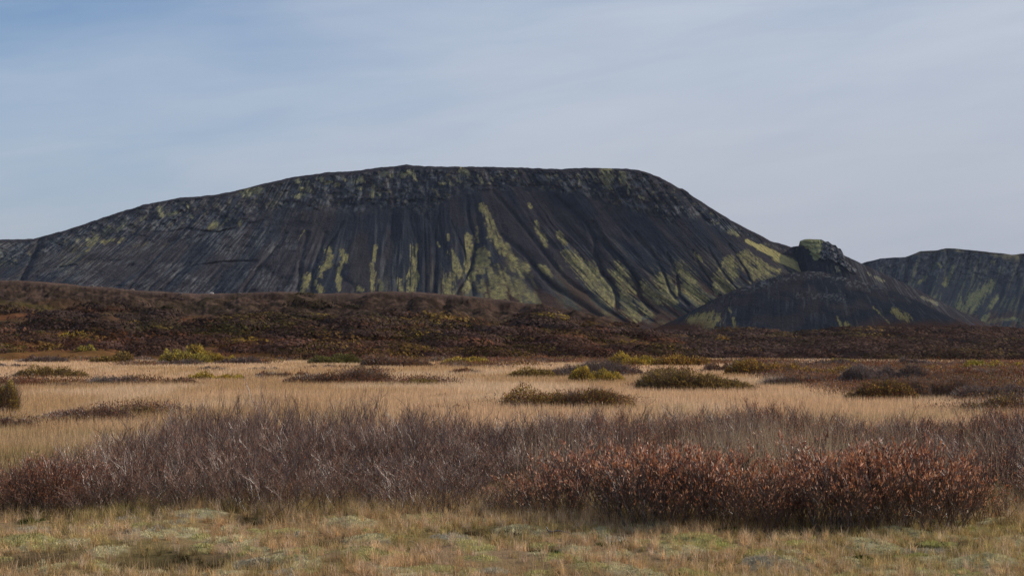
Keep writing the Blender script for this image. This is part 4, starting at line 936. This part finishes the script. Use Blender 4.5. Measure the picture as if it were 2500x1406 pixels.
# dark shrub at the left border
def clump(px0, px1, base, top, kind, label, n, depth=1.0, prof=None, name='russet_shrub', cat='shrub', group=None, droop=0.25):
    r = np.random.default_rng(int(px0) + 411); _, d0 = on_ground(0, base)
    x0 = (px0 - 1250) / F * d0; x1 = (px1 - 1250) / F * d0; cx = (x0 + x1) / 2; rx = (x1 - x0) / 2; H = (base - top) * d0 / F
    t = thing(name, (cx, d0 + depth, float(ground_z(np.array([cx]), np.array([d0 + depth]))[0])), label, cat, group); pl = []
    for i in range(n):
        a = r.uniform(0, 2 * PI); q = math.sqrt(r.random()); ux, uy = q * math.cos(a), q * math.sin(a)
        hx = itp(ux, prof) if prof else 1 - 0.45 * abs(ux) ** 2.5
        h = H * hx * (1 - 0.30 * max(0, -uy) ** 2) * r.uniform(0.78, 1.04) * (0.78 + 0.42 * float(vn(np.array([ux * rx * 1.5 + px0]), np.array([uy * depth * 1.5]), 940)[0]))
        pl.append((ux * rx * 0.93, uy * depth, -0.04, h, droop * ux, droop * uy))
    add_parts(t, compose(r, pl, kind, 0.9)); return t
GRS = 'russet-leaved shrubs in the right foreground'
clump(1170,1580,1276,1088,'russet','low rounded russet-leaved shrub, leftmost and lowest of the leafy foreground row',190,1.1,[(-1,.48),(-.6,.68),(-.1,.9),(.5,1),(1,.95)],group=GRS)
clump(1480,1800,1304,1084,'russet','tall russet-leaved shrub standing second from the left in the leafy foreground row',190,1.2,[(-1,.85),(-.4,1.0),(.3,.98),(1,.90)],group=GRS)
clump(1730,1965,1308,1108,'russet','russet-leaved shrub sloping down to the notch in the middle of the foreground row',140,1.1,[(-1,1.),(-.2,.96),(.5,.88),(1,.72)],group=GRS)
clump(1930,2200,1310,1078,'russet','densely leaved dark russet shrub just right of the notch in the foreground row',160,1.1,[(-1,.78),(-.5,.92),(0,1),(1,1)],group=GRS)
clump(2140,2400,1306,1080,'russet','russet-leaved shrub second from the right end of the foreground row',160,1.1,[(-1,.98),(0,1),(.5,.92),(1,.78)],group=GRS)
clump(2330,2520,1285,1120,'russet','low russet shrub leaning out at the right end of the foreground row',70,1.0,[(-1,.95),(0,.8),(.6,.62),(1,.35)],group=GRS,droop=0.4)
clump(1810,2010,1215,1062,'russet','russet shrub peeping over from behind the notch in the foreground row',60,0.8,group=GRS)
clump(-90,225,1262,1112,'dark','dark red-brown twiggy shrub in the left corner of the foreground',270,1.0,[(-1,.95),(.2,1),(.7,.85),(1,.6)],name='dark_shrub',group='dark twiggy shrubs at the left')
clump(140,330,1250,1112,'dark','dark twiggy shrub right beside the one in the left corner',90,0.8,name='dark_shrub',group='dark twiggy shrubs at the left')
clump(85,175,1125,1085,'dark','small dark brown shrub behind the left foreground shrubs',26,0.7,name='dark_shrub',group='dark twiggy shrubs at the left')

# ------------------------------------------------------------------ grass
def blades(X, Y, H, Wd, col, r, lean=0.35, mid=True, droop=0.0):
    n = len(X); Z = ground_z(X, Y) - 0.01
    a = r.uniform(0, 2 * PI, n); q = np.abs(r.normal(size=n)) * lean
    lx, ly = np.cos(a) * q, np.sin(a) * q; b = r.uniform(0, PI, n)
    wx, wy = np.cos(b) * Wd, np.sin(b) * Wd
    B = np.stack([X, Y, Z], 1); Wv = np.stack([wx, wy, 0 * wx], 1)
    tip = B + np.stack([lx * H, ly * H, H * np.sqrt(np.clip(1 - q * q * .5, .2, 1))], 1)
    if mid:
        m_ = B + np.stack([lx * H * 0.32, ly * H * 0.32, H * 0.56], 1)
        V = np.stack([B - Wv, B + Wv, m_ + Wv * 0.8, m_ - Wv * 0.8, tip], 1).reshape(-1, 3)
        k = np.arange(n)[:, None] * 5
        return V, k + [0, 1, 2, 3], k + [3, 2, 4], np.repeat(col, 5, 0)
    V = np.stack([B - Wv, B + Wv, tip], 1).reshape(-1, 3); k = np.arange(n)[:, None] * 3
    return V, None, k + [0, 1, 2], np.repeat(col, 3, 0)
def frustum_pts(r, n, d0, d1, marg=120, power=1.0):
    """even spread over the ground between two depths inside the view, plus a margin"""
    y = np.sqrt(r.uniform(d0 * d0, d1 * d1, n)) if power == 1 else d0 * (d1 / d0) ** r.random(n)
    half = (1250 + marg) / F * y + 2.2; return r.uniform(-1, 1, n) * half, y
Vs, Qs, Ts, Cs = [], [], [], []; off = 0
def push(V, Q, T, c):
    global off
    Vs.append(V); Cs.append(c); Ts.append(T + off)
    if Q is not None: Qs.append(Q + off)
    off += len(V)
def mix_tint(r, col, n, amt=0.3):
    c = col * (1 + 0.24 * r.normal(size=(n, 1))).clip(0.45, 1.8)
    g = (r.random(n) < amt)[:, None]
    return np.where(g, lerp(c, np.array([0.50, 0.36, 0.22]), 0.6), c)
g = np.random.default_rng(77)
# near turf: short sward, then separate tufts of radiating blades
def pit_w(x, y):
    p = 0 * x
    for (mx, my, rx, ry, dep) in PITW: p = np.maximum(p, np.exp(-((x - mx) / rx) ** 4 - ((y - my) / ry) ** 2))
    return p
DARKG = [(1, (0.050, 0.040, 0.018)), (1, (0.075, 0.055, 0.028)), (.5, (0.06, 0.06, 0.02))]
n = 230000; x, y = frustum_pts(g, n, 14.0, 27.0, 260)
mw_, _ = moss_w(x, y); keep = g.random(n) > 0.80 * mw_; x, y = x[keep], y[keep]; n = len(x); pit = pit_w(x, y)
gcol = lerp(mix_tint(g, grass_col(x, y) * 0.72, n, 0.12), pick(g, n, DARKG), (ss(pit, 0.12, 0.5) * (g.random(n) < 0.92))[:, None])
push(*blades(x, y, g.uniform(0.02, 0.06, n), g.uniform(0.002, 0.004, n), gcol, g, 1.0, mid=False))
nt_ = 18500; tx, ty = frustum_pts(g, nt_, 14.0, 27.0, 200); clus = fbm(tx * 0.9, ty * 0.6, 601, 3)
mw_, _ = moss_w(tx, ty); keep = (g.random(nt_) < 0.30 + 0.8 * ss(clus, 0.38, 0.56)) & (g.random(nt_) > 0.7 * mw_); tx, ty = tx[keep], ty[keep]; nt_ = len(tx)
K = 22; x = np.repeat(tx, K) + 0.022 * g.normal(size=nt_ * K); y = np.repeat(ty, K) + 0.022 * g.normal(size=nt_ * K); n = nt_ * K
pit = pit_w(tx, ty); th_ = (0.07 + 0.10 * g.random(nt_) ** 1.5 + 0.07 * ss(ty, 21.0, 23.5)) * (1 - 0.5 * ss(pit, .2, .6))
tc_ = grass_col(tx, ty) * 1.12 * g.uniform(0.62, 1.35, (nt_, 1))
sel = g.random(nt_); tc_ = np.where((sel < 0.20)[:, None], lerp(tc_, np.array([0.62, 0.47, 0.33]), 0.75), tc_); tc_ = np.where(((sel > 0.2) & (sel < 0.32))[:, None], lerp(tc_, np.array([0.27, 0.235, 0.08]), 0.7), tc_)
tc_ = np.where(((sel > 0.32) & (sel < 0.42))[:, None], lerp(tc_, np.array([0.42, 0.23, 0.10]), 0.6), tc_)
tc_ = lerp(tc_, pick(g, nt_, DARKG), (ss(pit, 0.12, 0.5) * (g.random(nt_) < 0.93))[:, None])
push(*blades(x, y, np.repeat(th_, K) * g.uniform(0.5, 1.35, n), g.uniform(0.0016, 0.0034, n), np.repeat(tc_, K, 0) * (1 + 0.2 * g.normal(size=(n, 1))).clip(.5, 1.6), g, 0.62))
# thin tall flowering stems
n = 26000; x, y = frustum_pts(g, n, 15.0, 28.0, 260); k = fbm(x * 1.1, y * 1.1, 603, 3); kp = g.random(n) < ss(k, 0.40, 0.6); x, y = x[kp], y[kp]; n = len(x)
push(*blades(x, y, g.uniform(0.14, 0.36, n) * (0.7 + 0.4 * ss(y, 20, 25)), g.uniform(0.0015, 0.0026, n), mix_tint(g, np.tile(np.array([0.42, 0.27, 0.14]), (n, 1)), n, .4), g, 0.30))
# among the shrubs
n = 160000; x, y = frustum_pts(g, n, 26.0, 40.0, 220)
push(*blades(x, y, g.uniform(0.08, 0.30, n), g.uniform(0.003, 0.006, n), mix_tint(g, grass_col(x, y), n, .2), g, 0.35))
# pale tall stems that stick out of the right part of the thicket
n = 5200; y = g.uniform(25.5, 37, n); px = np.where(g.random(n) < .6, g.normal(1900, 130, n), g.uniform(1250, 2500, n)); x = (px - 1250) / F * y
push(*blades(x, y, g.uniform(0.7, 1.25, n), g.uniform(0.0022, 0.004, n), mix_tint(g, np.tile(np.array([0.40, 0.30, 0.19]), (n, 1)), n, .4), g, 0.26))
# meadow
n = 350000; x, y = frustum_pts(g, n, 34, 120, 120, 2)
push(*blades(x, y, g.uniform(0.22, 0.45, n) , g.uniform(0.004, 0.007, n) * (y / 34) ** 0.75, mix_tint(g, grass_col(x, y), n, .25), g, 0.22, mid=False))
n = 150000; x, y = frustum_pts(g, n, 110, 345, 80, 2)
push(*blades(x, y, g.uniform(0.28, 0.5, n), g.uniform(0.018, 0.03, n) * (y / 110) ** 0.7, mix_tint(g, grass_col(x, y), n, .2), g, 0.2, mid=False))
me = make_mesh('grass', np.concatenate(Vs), np.concatenate(Qs), np.concatenate(Ts), np.concatenate(Cs))
tag(link('grass', me, M_grass), 'tan and olive autumn grass covering the meadow and the foreground', 'grass', kind='stuff')
# moss and lichen tufts on the hummocks
n = 260000; x = []; y = []
wts = np.array([m[2] * m[3] for m in MOSSW]); wts /= wts.sum(); ii = g.choice(len(MOSSW), n, p=wts)
mwA = np.array([m[:4] for m in MOSSW]); a = g.uniform(0, 2 * PI, n); q = 1.15 * np.sqrt(g.random(n))
x = mwA[ii, 0] + mwA[ii, 2] * q * np.cos(a); y = mwA[ii, 1] + mwA[ii, 3] * q * np.sin(a)
wg, tn = moss_w(x, y); kp = g.random(n) < wg * 1.1; x, y, tn = x[kp], y[kp], tn[kp]; n = len(x)
br = ss(fbm(x * 7, y * 7, 611, 3), 0.3, 0.6)
V, Q, T, c = blades(x, y, g.uniform(0.012, 0.035, n) * (0.6 + br), g.uniform(0.004, 0.008, n), tn * (0.75 + 0.5 * br)[:, None] * (1 + 0.2 * g.normal(size=(n, 1))).clip(.5, 1.6), g, 0.6, mid=False)
tag(link('moss', make_mesh('moss', V, Q, T, c), M_moss), 'yellow-green moss and grey lichen cushions between the foreground grass', 'moss', kind='stuff')

# ------------------------------------------------------------------ fallen branch in the grass
x, d = on_ground(1352, 1312); r = np.random.default_rng(5); ac = Acc()
pts = np.array([[-0.09, 0, 0.12], [-0.06, 0.0, 0.07], [-0.02, 0.01, 0.06], [0.05, 0.02, 0.075], [0.12, 0.0, 0.06], [0.19, -0.01, 0.045]])
V, Q = tube(pts, np.array([.006, .010, .012, .010, .008, .004]), 6); ac.add(V, Q, np.array([0.11, 0.085, 0.075]))
V, Q = tube(pts[2:4] @ np.eye(3) + np.array([[0, 0, 0], [-0.07, 0.05, -0.05]]), np.array([.008, .004]), 6); ac.add(V, Q, np.array([0.09, 0.07, 0.06]))
A_, Q_, c_ = ac.arrays()
o = link('fallen_branch', make_mesh('fallen_branch', A_, Q_, col=c_, smooth=True), M_twig)
o.location = (x, d, float(ground_z(np.array([x]), np.array([d]))[0]) + 0.02); o.scale = (1.1, 1.1, 1.1)
tag(o, 'short crooked dead branch lying in the grass in front of the russet shrubs', 'branch')

# ------------------------------------------------------------------ air
hm = bpy.data.materials.new('haze_air'); hm.use_nodes = True; t = hm.node_tree; t.nodes.clear()
pv = N(t, 'ShaderNodeVolumePrincipled'); pv.inputs['Color'].default_value = (0.62, 0.74, 1.0, 1); pv.inputs['Density'].default_value = 1.4e-5; pv.inputs['Anisotropy'].default_value = 0.0
ot = N(t, 'ShaderNodeOutputMaterial'); L(t, pv.outputs[0], ot.inputs['Volume'])
V = np.array([(x, y, z) for x in (-7500, 7500) for y in (-3500, 9000) for z in (-3.0, 520.0)], float)
Q = np.array([(0, 1, 3, 2), (4, 6, 7, 5), (0, 4, 5, 1), (2, 3, 7, 6), (0, 2, 6, 4), (1, 5, 7, 3)])
tag(link('haze', make_mesh('haze', V, Q), hm), 'thin bluish air over the plain towards the mountain', 'haze', kind='stuff')
